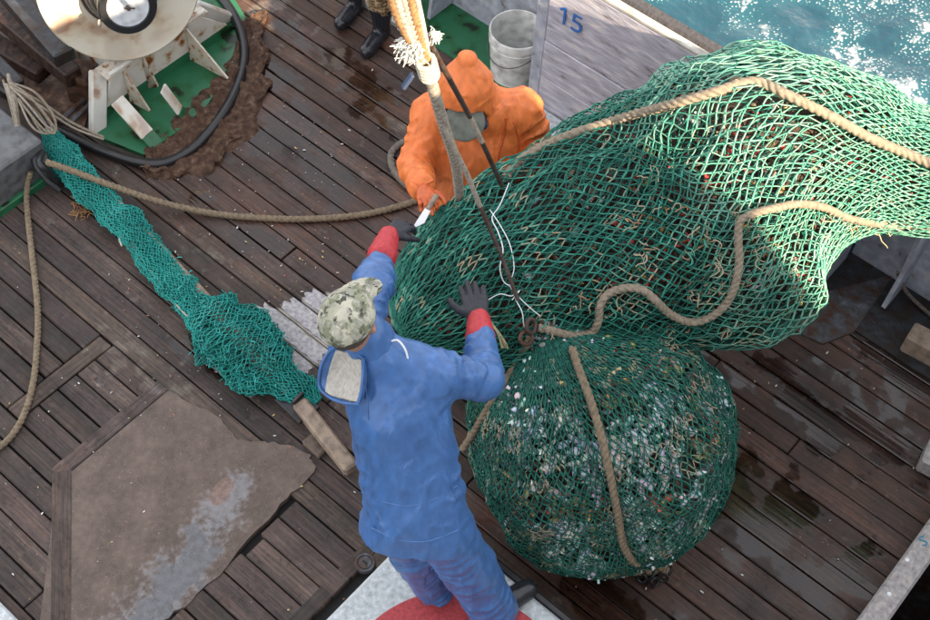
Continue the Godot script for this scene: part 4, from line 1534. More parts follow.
func build_blue_man() -> void:
	var hh := 0.50
	var j := {"head": at(352, 324, 2.08), "neck": at(374, 352, 1.91), "chest": at(392, 410, 1.70), "pelvis": at(416, 510, 1.30),
		"rsh": at(436, 376, 1.80), "rel": at(484, 380, 1.68), "rwr": at(479, 322, 1.63), "rhand": at(473, 292, 1.60),
		"lsh": at(354, 348, 1.84), "lel": at(373, 283, 1.72), "lwr": at(388, 238, 1.66), "lhand": at(398, 219, 1.66),
		"rhip": at(440, 527, 1.24), "rkn": at(468, 566, 0.90), "ran": at(494, 607, hh + 0.07),
		"lhip": at(396, 518, 1.24), "lkn": at(414, 552, 0.94), "lan": at(434, 586, hh + 0.07)}
	var p := thing("person", "person in a blue oilskin suit and camouflage cap leaning over the net", "person", Vector3(-1.35, hh, -1.8))
	var u: Vector3 = ((j.head - j.neck).normalized() + Vector3(-0.05, 0.1, -0.1)).normalized()
	var f := Vector3(-0.30, -0.35, -1.0).normalized()
	f = (f - u * f.dot(u)).normalized()
	figure(p, j, f, u)
	var fold := noise(6.0, 2, 301)
	# jacket
	var jk := Field.new(Vector3(-2.42, 1.10, -2.62), Vector3(-1.12, 2.10, -1.32), 0.0105)
	var mid_l: Vector3 = j.chest.lerp(j.lsh, 0.62)
	var mid_r: Vector3 = j.chest.lerp(j.rsh, 0.62)
	jk.rip_noise = noise(3.0, 2, 329)
	jk.rip = 0.010
	jk.rip_len = 0.12
	jk.cap(j.lhip + Vector3(0, 0.02, 0), mid_l, 0.110, 0.096, 0.06)
	jk.cap(j.rhip + Vector3(0, 0.02, 0), mid_r, 0.112, 0.098, 0.06)
	jk.rip = 0.0
	jk.rip_noise = noise(3.0, 2, 327)
	jk.rip = 0.010
	jk.rip_len = 0.13
	jk.cap(j.pelvis, j.chest, 0.135, 0.128, 0.06)
	jk.rip = 0.0
	jk.cap(j.chest, j.neck, 0.14, 0.075, 0.06)
	jk.cap(j.lhip - Vector3(0, 0.08, 0), j.rhip - Vector3(0, 0.08, 0), 0.148, 0.148, 0.05)
	jk.cap(j.neck, j.lsh, 0.075, 0.085, 0.05)
	jk.cap(j.neck, j.rsh, 0.08, 0.095, 0.05)
	jk.rip_noise = noise(4.0, 2, 321)
	jk.rip = 0.016
	jk.rip_len = 0.065
	jk.cap(j.lsh, j.lel, 0.086, 0.070, 0.03)
	jk.cap(j.lel, j.lel.lerp(j.lwr, 0.35), 0.074, 0.060, 0.03)
	jk.cap(j.rsh, j.rel, 0.084, 0.074, 0.03)
	jk.cap(j.rel, j.rel.lerp(j.rwr, 0.66), 0.074, 0.057, 0.03)
	jk.rip = 0.0
	jk.plane(at(430, 540, 1.20), Vector3(0.16, -1, 0.05).normalized())
	jk.folds(fold, 0.0065, Vector3(0.9, 0.30, 0.9))
	put(field_mesh(jk), "jacket", M.blue_cloth, p)
	seam(p, jk, [[362, 492], [385, 503], [410, 507], [440, 498], [457, 486]], 0.0045, M.blue_cloth)
	seam(p, jk, [[437, 420], [441, 445], [447, 470], [456, 500]], 0.0045, M.blue_cloth)
	seam(p, jk, [[364, 378], [367, 395], [368, 420]], 0.004, M.blue_cloth)
	seam(p, jk, [[372, 528], [400, 541], [430, 542], [458, 530]], 0.006, M.blue_cloth, "hem")
	# thrown-back hood with its pale lining
	var ha := at(329, 342, 1.96)
	var hb := at(368, 356, 2.01)
	var hc := at(364, 410, 1.87)
	var hd := at(313, 392, 1.79)
	var flap := func(u0: float, v0: float, lift: float) -> Vector3:
		var x0 := u0 * 2.0 - 1.0
		var y0 := v0 * 2.0 - 1.0
		u0 = 0.5 + 0.5 * x0 * sqrt(1.0 - 0.32 * y0 * y0)
		v0 = 0.5 + 0.5 * y0 * sqrt(1.0 - 0.32 * x0 * x0)
		var q: Vector3 = ha.lerp(hb, u0).lerp(hd.lerp(hc, u0), v0)
		var sag := 0.06 * sin(PI * clampf(u0, 0, 1)) * sin(PI * clampf(v0, 0, 1)) * (1.1 - 0.5 * u0)
		return q + view_axis * (sag + 0.012 * fold.get_noise_2d(u0 * 0.35, v0 * 0.35) - lift)
	var sheet := func(u0: float, u1: float, v0: float, v1: float, lift: float, back: float) -> ArrayMesh:
		var rows := []
		for i in 19:
			var row := PackedVector3Array()
			for k in 18: row.append(flap.call(lerpf(u0, u1, k / 17.0), lerpf(v0, v1, i / 18.0), lift))
			for k in 18: row.append(flap.call(lerpf(u1, u0, k / 17.0), lerpf(v0, v1, i / 18.0), lift - back))
			rows.append(row)
		var mb := MB.new()
		mb.skin(rows, true, true)
		return mb.done()
	put(sheet.call(0.0, 1.0, 0.0, 1.0, 0.0, 0.03), "hood", M.blue_cloth, p)
	put(sheet.call(0.17, 0.90, 0.07, 0.95, 0.007, 0.006), "hood_lining", M.lining, p)
	var edge := []
	for q in [[1.0, 0.0], [0.6, -0.01], [0.2, 0.0], [0.02, 0.12], [0.0, 0.5], [0.02, 0.92], [0.25, 1.0], [0.6, 1.01], [0.95, 1.0]]: edge.append(flap.call(q[0], q[1], 0.004))
	var em := MB.new()
	em.tube(curve(edge, 0.01), 0.0055, 8)
	put(em.done(), "hood_edge", M.blue_cloth, p)
	var strap := []
	for q in [[0.97, 0.0], [0.93, 0.3], [0.93, 0.7], [0.96, 1.02]]: strap.append(flap.call(q[0], q[1], 0.008))
	var sm := MB.new()
	sm.tube(curve(strap, 0.01), 0.006, 8)
	put(sm.done(), "hood_edge", M.blue_cloth, p)
	for q in [[364, 362], [357, 400]]:
		var btn := MB.new()
		btn.lathe(at(q[0], q[1], 1.93 if q[1] < 380 else 1.86), -view_axis, [Vector2(0.001, 0.006), Vector2(0.006, 0.004), Vector2(0.007, 0.0)], 10)
		put(btn.done(), "stud", M.cord_white, p)
	# drawstring and collar edge
	var ds := MB.new()
	ds.tube(curve([at(388, 343, 1.98), at(397, 340, 1.99), at(405, 349, 1.97), at(408, 360, 1.93)], 0.01), 0.004, 6)
	put(ds.done(), "collar_edge", M.cord_white, p)
	var nv := Field.new(j.neck - Vector3.ONE * 0.2, j.neck + Vector3.ONE * 0.2, 0.009)
	nv.cap(j.neck - u * 0.02, j.neck + u * 0.10, 0.090, 0.084, 0.02)
	nv.cap(j.neck - u * 0.02 + right_axis * 0.03, j.neck + u * 0.05 + f * 0.04 + right_axis * 0.02, 0.06, 0.055, 0.02)
	put(field_mesh(nv), "collar", M.blue_cloth, p)
	# trousers
	var tr := Field.new(Vector3(-1.72, 0.42, -2.25), Vector3(-0.80, 1.40, -1.25), 0.011)
	tr.cap(j.lhip, j.rhip, 0.10, 0.10, 0.04)
	tr.rip_noise = noise(4.0, 2, 323)
	tr.rip = 0.010
	tr.rip_len = 0.07
	tr.cap(j.lhip, j.lkn, 0.104, 0.086, 0.03)
	tr.cap(j.lkn, j.lan - Vector3(0, 0.02, 0), 0.090, 0.080, 0.04)
	tr.cap(j.rhip, j.rkn, 0.110, 0.110, 0.03)
	tr.cap(j.rkn, j.ran - Vector3(0, 0.02, 0), 0.110, 0.100, 0.03)
	tr.plane(Vector3(0, hh + 0.035, 0), Vector3.DOWN)
	tr.folds(noise(6.0, 2, 305), 0.006, Vector3(0.9, 0.4, 0.9))
	put(field_mesh(tr), "trousers", M.blue_cloth, p)
	# boots
	var toe_r := (at(527, 598, hh) - at(505, 612, hh))
	put(boot_mesh(at(489, 617, hh), toe_r, j.ran, 0.05), "boot", M.boot, p)
	put(boot_mesh(at(434, 588, hh), Vector3(-0.4, 0, -1), j.lan, 0.05), "boot", M.boot, p)
	# cuffs and gloves
	for q in [["r", 0.044, 0.050], ["l", 0.042, 0.050]]:
		var wr: Vector3 = j[q[0] + "wr"]
		var el: Vector3 = j[q[0] + "el"]
		var ax := (wr - el).normalized()
		var cf := Field.new(wr - Vector3.ONE * 0.2, wr + Vector3.ONE * 0.2, 0.0075)
		var back := 0.11 if q[0] == "l" else 0.08
		cf.cap(wr - ax * back, wr + ax * 0.012, q[2] * 1.18, q[1], 0.01)
		cf.folds(noise(11.0, 2, 311), 0.003, Vector3.ONE)
		put(field_mesh(cf), "cuff", M.red_cuff, p)
	put(glove(j.rwr + (j.rhand - j.rwr).normalized() * 0.02, j.rhand - j.rwr, -view_axis + up_axis * 0.1, 1.0 if (j.rhand - j.rwr).cross(-view_axis).dot(right_axis) < 0 else -1.0, [0.08, 0.05, 0.07, 0.10, 0.2], 0.92, 1.28), "glove", M.black_glove, p)
	put(glove(j.lwr + (j.lhand - j.lwr).normalized() * 0.01, (at(408, 222, 1.64) - j.lwr), -view_axis + up_axis * 0.6, 1.0 if (j.lhand - j.lwr).cross(-view_axis).dot(right_axis) > 0 else -1.0, [0.55, 0.6, 0.65, 0.7, 0.9], 0.9, 1.05), "glove", M.black_glove, p)
	# cap
	var cp := Field.new(j.head - Vector3.ONE * 0.26, j.head + Vector3.ONE * 0.26, 0.0075)
	var cs := f.cross(u)
	var cb := Basis(cs, u, -f)
	cp.ell(j.head + u * 0.045 - f * 0.008, cb, Vector3(0.098, 0.092, 0.118), 0.02)
	cp.cap(j.head + u * 0.128 - f * 0.01, j.head + u * 0.128 + f * 0.01, 0.012, 0.012, 0.03)
	cp.plane(j.head - u * 0.012, (-u - f * 0.30).normalized())
	cp.ell(j.head + u * 0.034 + f * 0.125, cb.rotated(cs, -0.25), Vector3(0.082, 0.009, 0.078), 0.012)
	cp.folds(noise(9.0, 2, 315), 0.0012, Vector3.ONE)
	put(field_mesh(cp), "cap", M.camo, p)
	var hr := Field.new(j.head - Vector3.ONE * 0.2, j.head + Vector3.ONE * 0.2, 0.008)
	hr.ell(j.head + u * 0.012 - f * 0.03, cb, Vector3(0.079, 0.062, 0.082), 0.01)
	put(field_mesh(hr), "hair", M.hair, p)

func build_orange_man() -> void:
	var j := {"head": at(466, 92, 1.60), "neck": at(476, 114, 1.43), "chest": at(475, 150, 1.22), "pelvis": at(470, 212, 0.92),
		"rsh": at(431, 114, 1.42), "rel": at(415, 166, 1.24), "rwr": at(424, 190, 1.40), "rhand": at(429, 203, 1.48),
		"lsh": at(523, 108, 1.42), "lel": at(540, 152, 1.17), "lwr": at(520, 186, 1.24),
		"rhip": at(452, 215, 0.9), "lhip": at(492, 212, 0.9)}
	j["rkn"] = j.rhip + Vector3(-0.02, -0.42, 0.0)
	j["ran"] = j.rhip + Vector3(-0.05, -0.83, -0.02)
	j["lkn"] = j.lhip + Vector3(-0.02, -0.42, 0.0)
	j["lan"] = j.lhip + Vector3(-0.06, -0.83, -0.04)
	var p := thing("person", "person in a hooded orange oilskin jacket reaching out with a knife", "person", Vector3(-2.5, 0, -3.2))
	var f := Vector3(0.50, -0.62, 0.62).normalized()
	var u := Vector3(0.22, 0.95, 0.28).normalized()
	f = (f - u * f.dot(u)).normalized()
	figure(p, j, f, u)
	var fold := noise(6.5, 2, 331)
	var jk := Field.new(Vector3(-3.05, 0.72, -3.95), Vector3(-1.92, 1.72, -2.62), 0.011)
	jk.cap(j.rhip, j.chest.lerp(j.rsh, 0.6), 0.135, 0.105, 0.06)
	jk.cap(j.lhip, j.chest.lerp(j.lsh, 0.6), 0.135, 0.105, 0.06)
	jk.cap(j.pelvis, j.chest, 0.16, 0.14, 0.06)
	jk.cap(j.chest, j.neck, 0.135, 0.085, 0.06)
	jk.cap(j.neck, j.rsh, 0.085, 0.080, 0.05)
	jk.cap(j.neck + Vector3(0, 0.04, 0), j.lsh.lerp(j.neck, 0.15) + Vector3(0, 0.01, 0), 0.10, 0.080, 0.06)
	jk.cap(j.neck + Vector3(0, 0.04, 0), j.rsh.lerp(j.neck, 0.15) + Vector3(0, 0.01, 0), 0.10, 0.080, 0.06)
	jk.cap(j.neck, j.lsh, 0.085, 0.080, 0.05)
	jk.rip_noise = noise(4.0, 2, 325)
	jk.rip = 0.012
	jk.rip_len = 0.06
	jk.cap(j.rsh, j.rel, 0.084, 0.078, 0.035)
	jk.cap(j.rel, j.rel.lerp(j.rwr, 0.8), 0.080, 0.062, 0.03)
	jk.cap(j.lsh, j.lel, 0.084, 0.080, 0.035)
	jk.cap(j.lel, j.lel.lerp(j.lwr, 0.8), 0.082, 0.062, 0.03)
	jk.rip = 0.0
	var js := f.cross(u)
	jk.ell(j.head - u * 0.07 + f * 0.125, Basis(js, u, -f), Vector3(0.108, 0.095, 0.10), 0.02, true)
	jk.folds(fold, 0.0075, Vector3(0.9, 0.34, 0.9))
	put(field_mesh(jk), "jacket", M.orange_cloth, p)
	seam(p, jk, [[506, 118], [504, 135], [499, 152], [497, 165]], 0.006, M.orange_glove, "zip_flap")
	seam(p, jk, [[447, 128], [465, 133], [488, 131]], 0.004, M.orange_glove)
	seam(p, jk, [[513, 122], [519, 140], [517, 158]], 0.004, M.orange_glove)
	seam(p, jk, [[413, 181], [422, 186], [433, 180]], 0.007, M.orange_cloth, "cuff")
	# hood: a peaked shell round the head
	var s := f.cross(u)
	var hb := Basis(s, u, -f)
	var hd := Field.new(j.head - Vector3.ONE * 0.27, j.head + Vector3.ONE * 0.27, 0.0085)
	hd.ell(j.head + u * 0.02 - f * 0.015, hb, Vector3(0.118, 0.135, 0.128), 0.03)
	hd.cap(j.head + u * 0.08 - f * 0.02, j.head + u * 0.180 - f * 0.07, 0.09, 0.045, 0.06)
	hd.cap(j.head - u * 0.04, j.neck, 0.115, 0.12, 0.05)
	hd.cap(j.head - u * 0.05 - f * 0.03, j.rsh.lerp(j.neck, 0.45), 0.09, 0.085, 0.05)
	hd.cap(j.head - u * 0.05 - f * 0.03, j.lsh.lerp(j.neck, 0.45), 0.09, 0.085, 0.05)
	hd.ell(j.head - u * 0.045 + f * 0.15, hb, Vector3(0.108, 0.080, 0.13), 0.015, true)
	hd.folds(fold, 0.005, Vector3(0.8, 0.8, 0.8))
	put(field_mesh(hd), "hood", M.orange_cloth, p)
	# peak of the cap worn under the hood, and the dark collar
	var pk := Field.new(j.head - Vector3.ONE * 0.3, j.head + Vector3.ONE * 0.3, 0.0075)
	pk.ell(j.head - u * 0.005 + f * 0.140, hb.rotated(s, -0.15), Vector3(0.094, 0.023, 0.092), 0.01)
	pk.ell(j.head + u * 0.045, hb, Vector3(0.090, 0.078, 0.10), 0.02)
	put(field_mesh(pk), "cap", M.camo_grey, p)
	var cl := Field.new(j.head - Vector3.ONE * 0.3, j.head + Vector3.ONE * 0.3, 0.008)
	cl.cap(j.head - u * 0.095 + f * 0.07 + s * 0.075, j.head - u * 0.095 + f * 0.07 - s * 0.075, 0.042, 0.042, 0.03)
	cl.cap(j.head - u * 0.07 + f * 0.125 + s * 0.085, j.head - u * 0.10 + f * 0.13 + s * 0.055, 0.022, 0.024, 0.02)
	cl.cap(j.head - u * 0.07 + f * 0.125 - s * 0.085, j.head - u * 0.10 + f * 0.13 - s * 0.055, 0.022, 0.024, 0.02)
	put(field_mesh(cl), "collar", M.navy, p)
	var tr := Field.new(Vector3(-2.85, 0.0, -3.7), Vector3(-2.05, 1.05, -2.8), 0.016)
	for q in ["l", "r"]:
		tr.cap(j.pelvis, j[q + "hip"], 0.13, 0.13, 0.05)
		tr.cap(j[q + "hip"], j[q + "kn"], 0.125, 0.10, 0.04)
		tr.cap(j[q + "kn"], j[q + "an"], 0.10, 0.09, 0.04)
	put(field_mesh(tr), "trousers", M.orange_cloth, p)
	put(boot_mesh(Vector3(j.ran.x, 0.0, j.ran.z), Vector3(0.6, 0, 0.8), j.ran + Vector3(0, 0.05, 0)), "boot", M.boot, p)
	put(boot_mesh(Vector3(j.lan.x, 0.0, j.lan.z), Vector3(0.6, 0, 0.8), j.lan + Vector3(0, 0.05, 0)), "boot", M.boot, p)
	var hdir: Vector3 = j.rhand - j.rwr
	put(glove(j.rwr + hdir.normalized() * 0.005, hdir, -view_axis + up_axis * 0.5, 1.0 if hdir.cross(-view_axis).dot(right_axis) > 0 else -1.0, [0.75, 0.85, 0.85, 0.85, 0.7], 0.95, 1.02), "glove", M.orange_glove, p)
	put(glove(j.lwr, at(505, 196, 1.22) - j.lwr, Vector3(0.2, 1, 0.2), 1.0, [0.5, 0.5, 0.5, 0.5, 0.5], 1.0, 1.02), "glove", M.orange_glove, p)
	# the knife held between the two men
	var k := thing("knife", "short white-bladed knife held between the orange and black gloves", "knife", j.rhand)
	var h0: Vector3 = j.rhand + hdir.normalized() * 0.02
	var tip := at(413, 234, 1.56)
	var kd := (tip - at(428, 210, 1.54)).normalized()
	var k0 := at(428, 209, 1.54)
	var ks := kd.cross(view_axis).normalized()
	var bl := MB.new()
	bl.slab([k0 - ks * 0.013, k0 + ks * 0.013, k0 + kd * 0.08 + ks * 0.018, k0 + kd * 0.125 - ks * 0.004, k0 + kd * 0.115 - ks * 0.014], view_axis * 0.002)
	put(bl.done(), "blade", M.blade, k)
	var hn := MB.new()
	hn.tube(PackedVector3Array([k0 + kd * 0.004, k0 - kd * 0.03, k0 - kd * 0.09]), 0.011, 8, 0.013)
	put(hn.done(), "handle", M.bare_wood, k)

func build_third_man() -> void:
	var p := thing("person", "person in shiny black rubber boots standing beside the green waterway", "person", at(372, 40, 0))
	var toe_a := (at(337, 33) - at(360, 6))
	var toe_b := (at(364, 60) - at(386, 32))
	var ha := at(357, 10, 0.0)
	var hb := at(382, 37, 0.0)
	var hipm := (ha + hb) / 2 + Vector3(-0.06, 0.9, -0.06)
	var side := (hb - ha).normalized()
	var j := {"head": hipm + Vector3(0.05, 0.72, 0.04), "neck": hipm + Vector3(0.03, 0.55, 0.02), "chest": hipm + Vector3(0.01, 0.32, 0), "pelvis": hipm,
		"rsh": hipm - side * 0.2 + Vector3(0, 0.5, 0), "rel": hipm - side * 0.27 + Vector3(0, 0.22, 0.0), "rwr": hipm - side * 0.2 + Vector3(0.12, 0.02, 0.12),
		"lsh": hipm + side * 0.2 + Vector3(0, 0.5, 0), "lel": hipm + side * 0.27 + Vector3(0, 0.22, 0.0), "lwr": hipm + side * 0.2 + Vector3(0.12, 0.02, 0.12),
		"rhip": hipm - side * 0.09 + Vector3(0, -0.04, 0), "lhip": hipm + side * 0.09 + Vector3(0, -0.04, 0),
		"rkn": ha + Vector3(-0.02, 0.46, -0.01), "ran": ha + Vector3(0, 0.08, 0), "lkn": hb + Vector3(-0.02, 0.46, -0.01), "lan": hb + Vector3(0, 0.08, 0)}
	figure(p, j, toe_a.normalized(), Vector3.UP)
	var tr := Field.new(hipm - Vector3(0.45, 0.75, 0.45), hipm + Vector3(0.45, 0.2, 0.45), 0.016)
	for q in ["l", "r"]:
		tr.cap(j.pelvis, j[q + "hip"], 0.12, 0.12, 0.04)
		tr.cap(j[q + "hip"], j[q + "kn"], 0.11, 0.085, 0.04)
		tr.cap(j[q + "kn"], j[q + "kn"].lerp(j[q + "an"], 0.55), 0.085, 0.075, 0.03)
	tr.folds(noise(8.0, 2, 341), 0.010, Vector3.ONE)
	put(field_mesh(tr), "trousers", M.knit, p)
	var jk := Field.new(hipm - Vector3(0.5, 0.15, 0.5), hipm + Vector3(0.5, 0.75, 0.5), 0.018)
	jk.cap(j.pelvis, j.chest, 0.16, 0.16, 0.05)
	jk.cap(j.chest, j.neck, 0.15, 0.08, 0.05)
	for q in ["l", "r"]:
		jk.cap(j.neck, j[q + "sh"], 0.08, 0.09, 0.05)
		jk.cap(j[q + "sh"], j[q + "el"], 0.09, 0.075, 0.04)
		jk.cap(j[q + "el"], j[q + "wr"], 0.075, 0.055, 0.03)
	jk.folds(noise(6.0, 2, 343), 0.007, Vector3.ONE)
	put(field_mesh(jk), "jacket", M.navy, p)
	for q in ["l", "r"]:
		var d: Vector3 = (j[q + "wr"] - j[q + "el"])
		put(glove(j[q + "wr"], d, Vector3(0, 0.5, 0.5), 1.0 if q == "r" else -1.0, [0.4, 0.4, 0.4, 0.4, 0.4]), "glove", M.black_glove, p)
	put(boot_mesh(ha, toe_a, ha + Vector3(-0.005, 0.30, -0.005), 0.075), "boot", M.boot, p)
	put(boot_mesh(hb, toe_b, hb + Vector3(-0.005, 0.24, -0.005), 0.075), "boot", M.boot, p)
	var hr := Field.new(j.head - Vector3.ONE * 0.2, j.head + Vector3.ONE * 0.2, 0.01)
	hr.ell(j.head + Vector3(0, 0.045, 0) - toe_a.normalized() * 0.015, Basis(), Vector3(0.092, 0.085, 0.1), 0.01)
	put(field_mesh(hr), "knit_cap", M.navy, p)

# ---------------------------------------------------------------- winch and gear
func bar(mb: MB, a: Vector3, b: Vector3, wide: float, thick: float, ch := 0.006, up := Vector3.UP) -> void:
	var x := (b - a).normalized()
	var z := x.cross(up).normalized()
	var y := z.cross(x)
	mb.box((a + b) / 2, Vector3(a.distance_to(b), thick, wide), Basis(x, y, z), ch)

func build_winch() -> void:
	var w := thing("winch", "white rust-stained winch with a big flanged drum on a green base", "winch", Vector3(-5.1, 0, -3.3))
	var bs := MB.new()
	bs.slab([at(100, 140), at(145, 158), at(178, 135), at(208, 108), at(240, 60), at(246, 20), at(215, -30), at(60, 40), at(92, 120)], Vector3(0, 0.03, 0))
	put(bs.done(), "base_plate", M.green_paint, w)
	# front plate: lower band green, upper white
	var z0 := -2.80
	var z1 := -3.88
	var x := -4.97
	var fp := MB.new()
	fp.slab([Vector3(x, 0.10, z0 - 0.04), Vector3(x, 0.10, z1 + 0.07), Vector3(x, 0.31, -3.60), Vector3(x, 0.31, -2.93)], Vector3(0.02, 0, 0))
	put(fp.done(), "front_plate", M.streaked, w)
	var gp := MB.new()
	gp.slab([Vector3(x, 0.03, z0), Vector3(x, 0.03, z1), Vector3(x, 0.098, z1 + 0.07), Vector3(x, 0.098, z0 - 0.04)], Vector3(0.02, 0, 0))
	put(gp.done(), "front_plate_foot", M.green_paint, w)
	var lg := MB.new()
	lg.box(Vector3(-4.98, 0.322, -3.27), Vector3(0.12, 0.022, 0.78), Basis(), 0.004)
	put(lg.done(), "ledge", M.rusty_paint, w)
	var lp := MB.new()
	lp.tube(PackedVector3Array([Vector3(-4.93, 0.342, -2.90), Vector3(-4.93, 0.342, -3.64)]), 0.014, 8)
	put(lp.done(), "ledge_bar", M.white_paint, w)
	for k in 6:
		var bo := MB.new()
		bo.lathe(Vector3(-4.99, 0.333, -2.98 - k * 0.115), Vector3.UP, [Vector2(0.001, 0.016), Vector2(0.014, 0.016), Vector2(0.015, 0.0)], 6)
		put(bo.done(), "bolt", M.rusty_paint, w)
	# corner posts
	for q in [[at(98, 134), at(98, 70, 0.33)], [Vector3(-5.05, 0.0, -3.92), Vector3(-5.02, 0.33, -3.62)]]:
		var po := MB.new()
		bar(po, q[0], q[1], 0.10, 0.05, 0.008, Vector3(1, 0, 0.2))
		put(po.done(), "post", M.white_paint, w)
	# thin gusset fins
	for q in [[128, 72, 151, 111], [146, 58, 159, 86], [186, 27, 229, 79]]:
		var t := at(q[0], q[1], 0.29)
		var b := at(q[2], q[3], 0.03)
		var fm := MB.new()
		fm.slab([Vector3(x + 0.02, 0.03, t.z), b, b + Vector3(0, 0.012, 0), Vector3(x + 0.03, t.y, t.z)], Vector3(0, 0, 0.012))
		put(fm.done(), "gusset", M.rusty_paint, w)
	# flat struts with green feet
	for q in [[117, 100, 155, 143, 0.095], [163, 88, 184, 116, 0.075]]:
		var t := at(q[0], q[1], 0.25)
		var b := at(q[2], q[3], 0.035)
		var m := t.lerp(b, 0.80)
		var st := MB.new()
		bar(st, t, m, q[4], 0.016, 0.003)
		put(st.done(), "strut", M.white_paint, w)
		var ft := MB.new()
		bar(ft, m, b + (b - t) * 0.06, q[4] + 0.001, 0.017, 0.003)
		put(ft.done(), "strut_foot", M.green_paint, w)
	# drum
	var ax := (right_axis * 0.36 - up_axis * 0.56 - view_axis * 0.75).normalized()
	var c := at(119, -14, 0.82)
	var fl := MB.new()
	fl.lathe(c, ax, [Vector2(0.10, -0.03), Vector2(0.425, -0.03), Vector2(0.445, -0.022), Vector2(0.45, 0.0), Vector2(0.44, 0.012), Vector2(0.42, 0.010), Vector2(0.18, 0.004), Vector2(0.02, 0.004)], 96)
	put(fl.done(), "flange", M.flange, w)
	var br := MB.new()
	br.lathe(c, ax, [Vector2(0.215, 0.0), Vector2(0.205, 0.03), Vector2(0.17, 0.07), Vector2(0.145, 0.12), Vector2(0.137, 0.18), Vector2(0.135, 0.25), Vector2(0.14, 0.29)], 48)
	var bro := put(br.done(), "barrel", M.barrel, w)
	for k in 9:
		var rg := MB.new()
		var rr: float = 0.212 - 0.075 * sin(minf(1.0, k / 6.0) * PI / 2)
		rg.tube(ring(c + ax * (0.012 + k * 0.026), ax, rr, 48), 0.013, 6, -1, false)
		put(rg.done(), "rope_turn", M.wire if k % 3 == 0 else M.rope_grey, bro)
	var tr := MB.new()
	tr.lathe(c, ax, [Vector2(0.135, 0.25), Vector2(0.150, 0.255), Vector2(0.158, 0.27), Vector2(0.158, 0.30), Vector2(0.150, 0.315), Vector2(0.115, 0.318), Vector2(0.112, 0.305)], 64)
	put(tr.done(), "rim_ring", M.rubber, w)
	var td := MB.new()
	td.lathe(c, ax, [Vector2(0.114, 0.303), Vector2(0.10, 0.300), Vector2(0.03, 0.303), Vector2(0.001, 0.303)], 48)
	put(td.done(), "end_disc", M.hub, w)
	var pn := MB.new()
	pn.tube(PackedVector3Array([c + ax * 0.30, c + ax * 0.335]), 0.012, 8)
	pn.tube(PackedVector3Array([c + ax * 0.325 + right_axis * 0.035, c + ax * 0.325 - right_axis * 0.02]), 0.005, 6)
	put(pn.done(), "pin", M.steel, w)
	var eye := MB.new()
	eye.tube(ring(at(99, 21, 0.84) + ax * 0.03, right_axis, 0.016, 14), 0.006, 6, -1, false)
	put(eye.done(), "lug", M.white_paint, w)
	var bk := MB.new()
	bk.tube(PackedVector3Array([c - ax * 0.02, c - ax * 0.45]), 0.2, 32)
	put(bk.done(), "gearbox", M.dark_steel, w)
	var sup := MB.new()
	sup.box(Vector3(-5.28, 0.22, -3.27), Vector3(0.5, 0.4, 0.6), Basis(), 0.02)
	put(sup.done(), "pedestal", M.white_paint, w)
	# packed dirt round the base
	var mk := MB.new()
	var n := noise(5.0, 4, 401)
	var rows := []
	var edge := [[142, 178], [180, 182], [218, 168], [250, 140], [268, 96], [272, 50], [262, 12]]
	var inner := [[146, 150], [160, 138], [178, 112], [196, 98], [215, 78], [234, 55], [240, 25]]
	for i in 141:
		var t := i / 140.0 * (edge.size() - 1)
		var k := mini(int(t), edge.size() - 2)
		var e := Vector2(edge[k][0], edge[k][1]).lerp(Vector2(edge[k + 1][0], edge[k + 1][1]), t - k)
		var g := Vector2(inner[k][0], inner[k][1]).lerp(Vector2(inner[k + 1][0], inner[k + 1][1]), t - k)
		var row := PackedVector3Array()
		for m in 45:
			var s := m / 44.0
			var q := g.lerp(e, s) + Vector2(n.get_noise_2d(i * 0.009, s * 0.5) * 14.0 * s, n.get_noise_2d(i * 0.009 + 9, s * 0.5) * 14.0 * s)
			var p := at(q.x, q.y)
			p.y = 0.022 * smoothstep(0.0, 0.08, 1.0 - s) + 0.045 * sin(PI * pow(s, 0.7)) * (0.45 + 1.1 * n.get_noise_2d(p.x * 1.4, p.z * 1.4)) + 0.012 * n.get_noise_2d(p.x * 12.0, p.z * 12.0) * sin(PI * s)
			if m == 44: p.y = -0.01
			row.append(p)
		rows.append(row)
	mk.skin(rows, false)
	var mo := put(mk.done(), "dirt", M.muck)
	mark(mo, "brown caked dirt lying round the green winch base", "dirt", "", "stuff")
	# hose
	var hs := MB.new()
	hs.tube(curve([at(-8, 82, 0.28), at(18, 100, 0.22), at(40, 120, 0.12), at(70, 136, 0.06), at(100, 150, 0.04), at(138, 162, 0.035), at(168, 162, 0.035), at(198, 144, 0.035), at(228, 106, 0.035), at(243, 68, 0.035), at(242, 36, 0.04), at(228, 6, 0.05), at(205, -18, 0.05), at(170, -50, 0.05)], 0.03), 0.031, 16)
	mark(put(hs.done(), "rubber_hose", M.rubber), "thick black rubber hose looped round the winch base", "hose")

func ring(c: Vector3, ax: Vector3, r: float, n: int) -> PackedVector3Array:
	var a := ax.cross(Vector3.UP if absf(ax.y) < 0.9 else Vector3.RIGHT).normalized()
	var b := ax.normalized().cross(a)
	var p := PackedVector3Array()
	for i in n + 1: p.append(c + (a * cos(TAU * i / n) + b * sin(TAU * i / n)) * r)
	return p

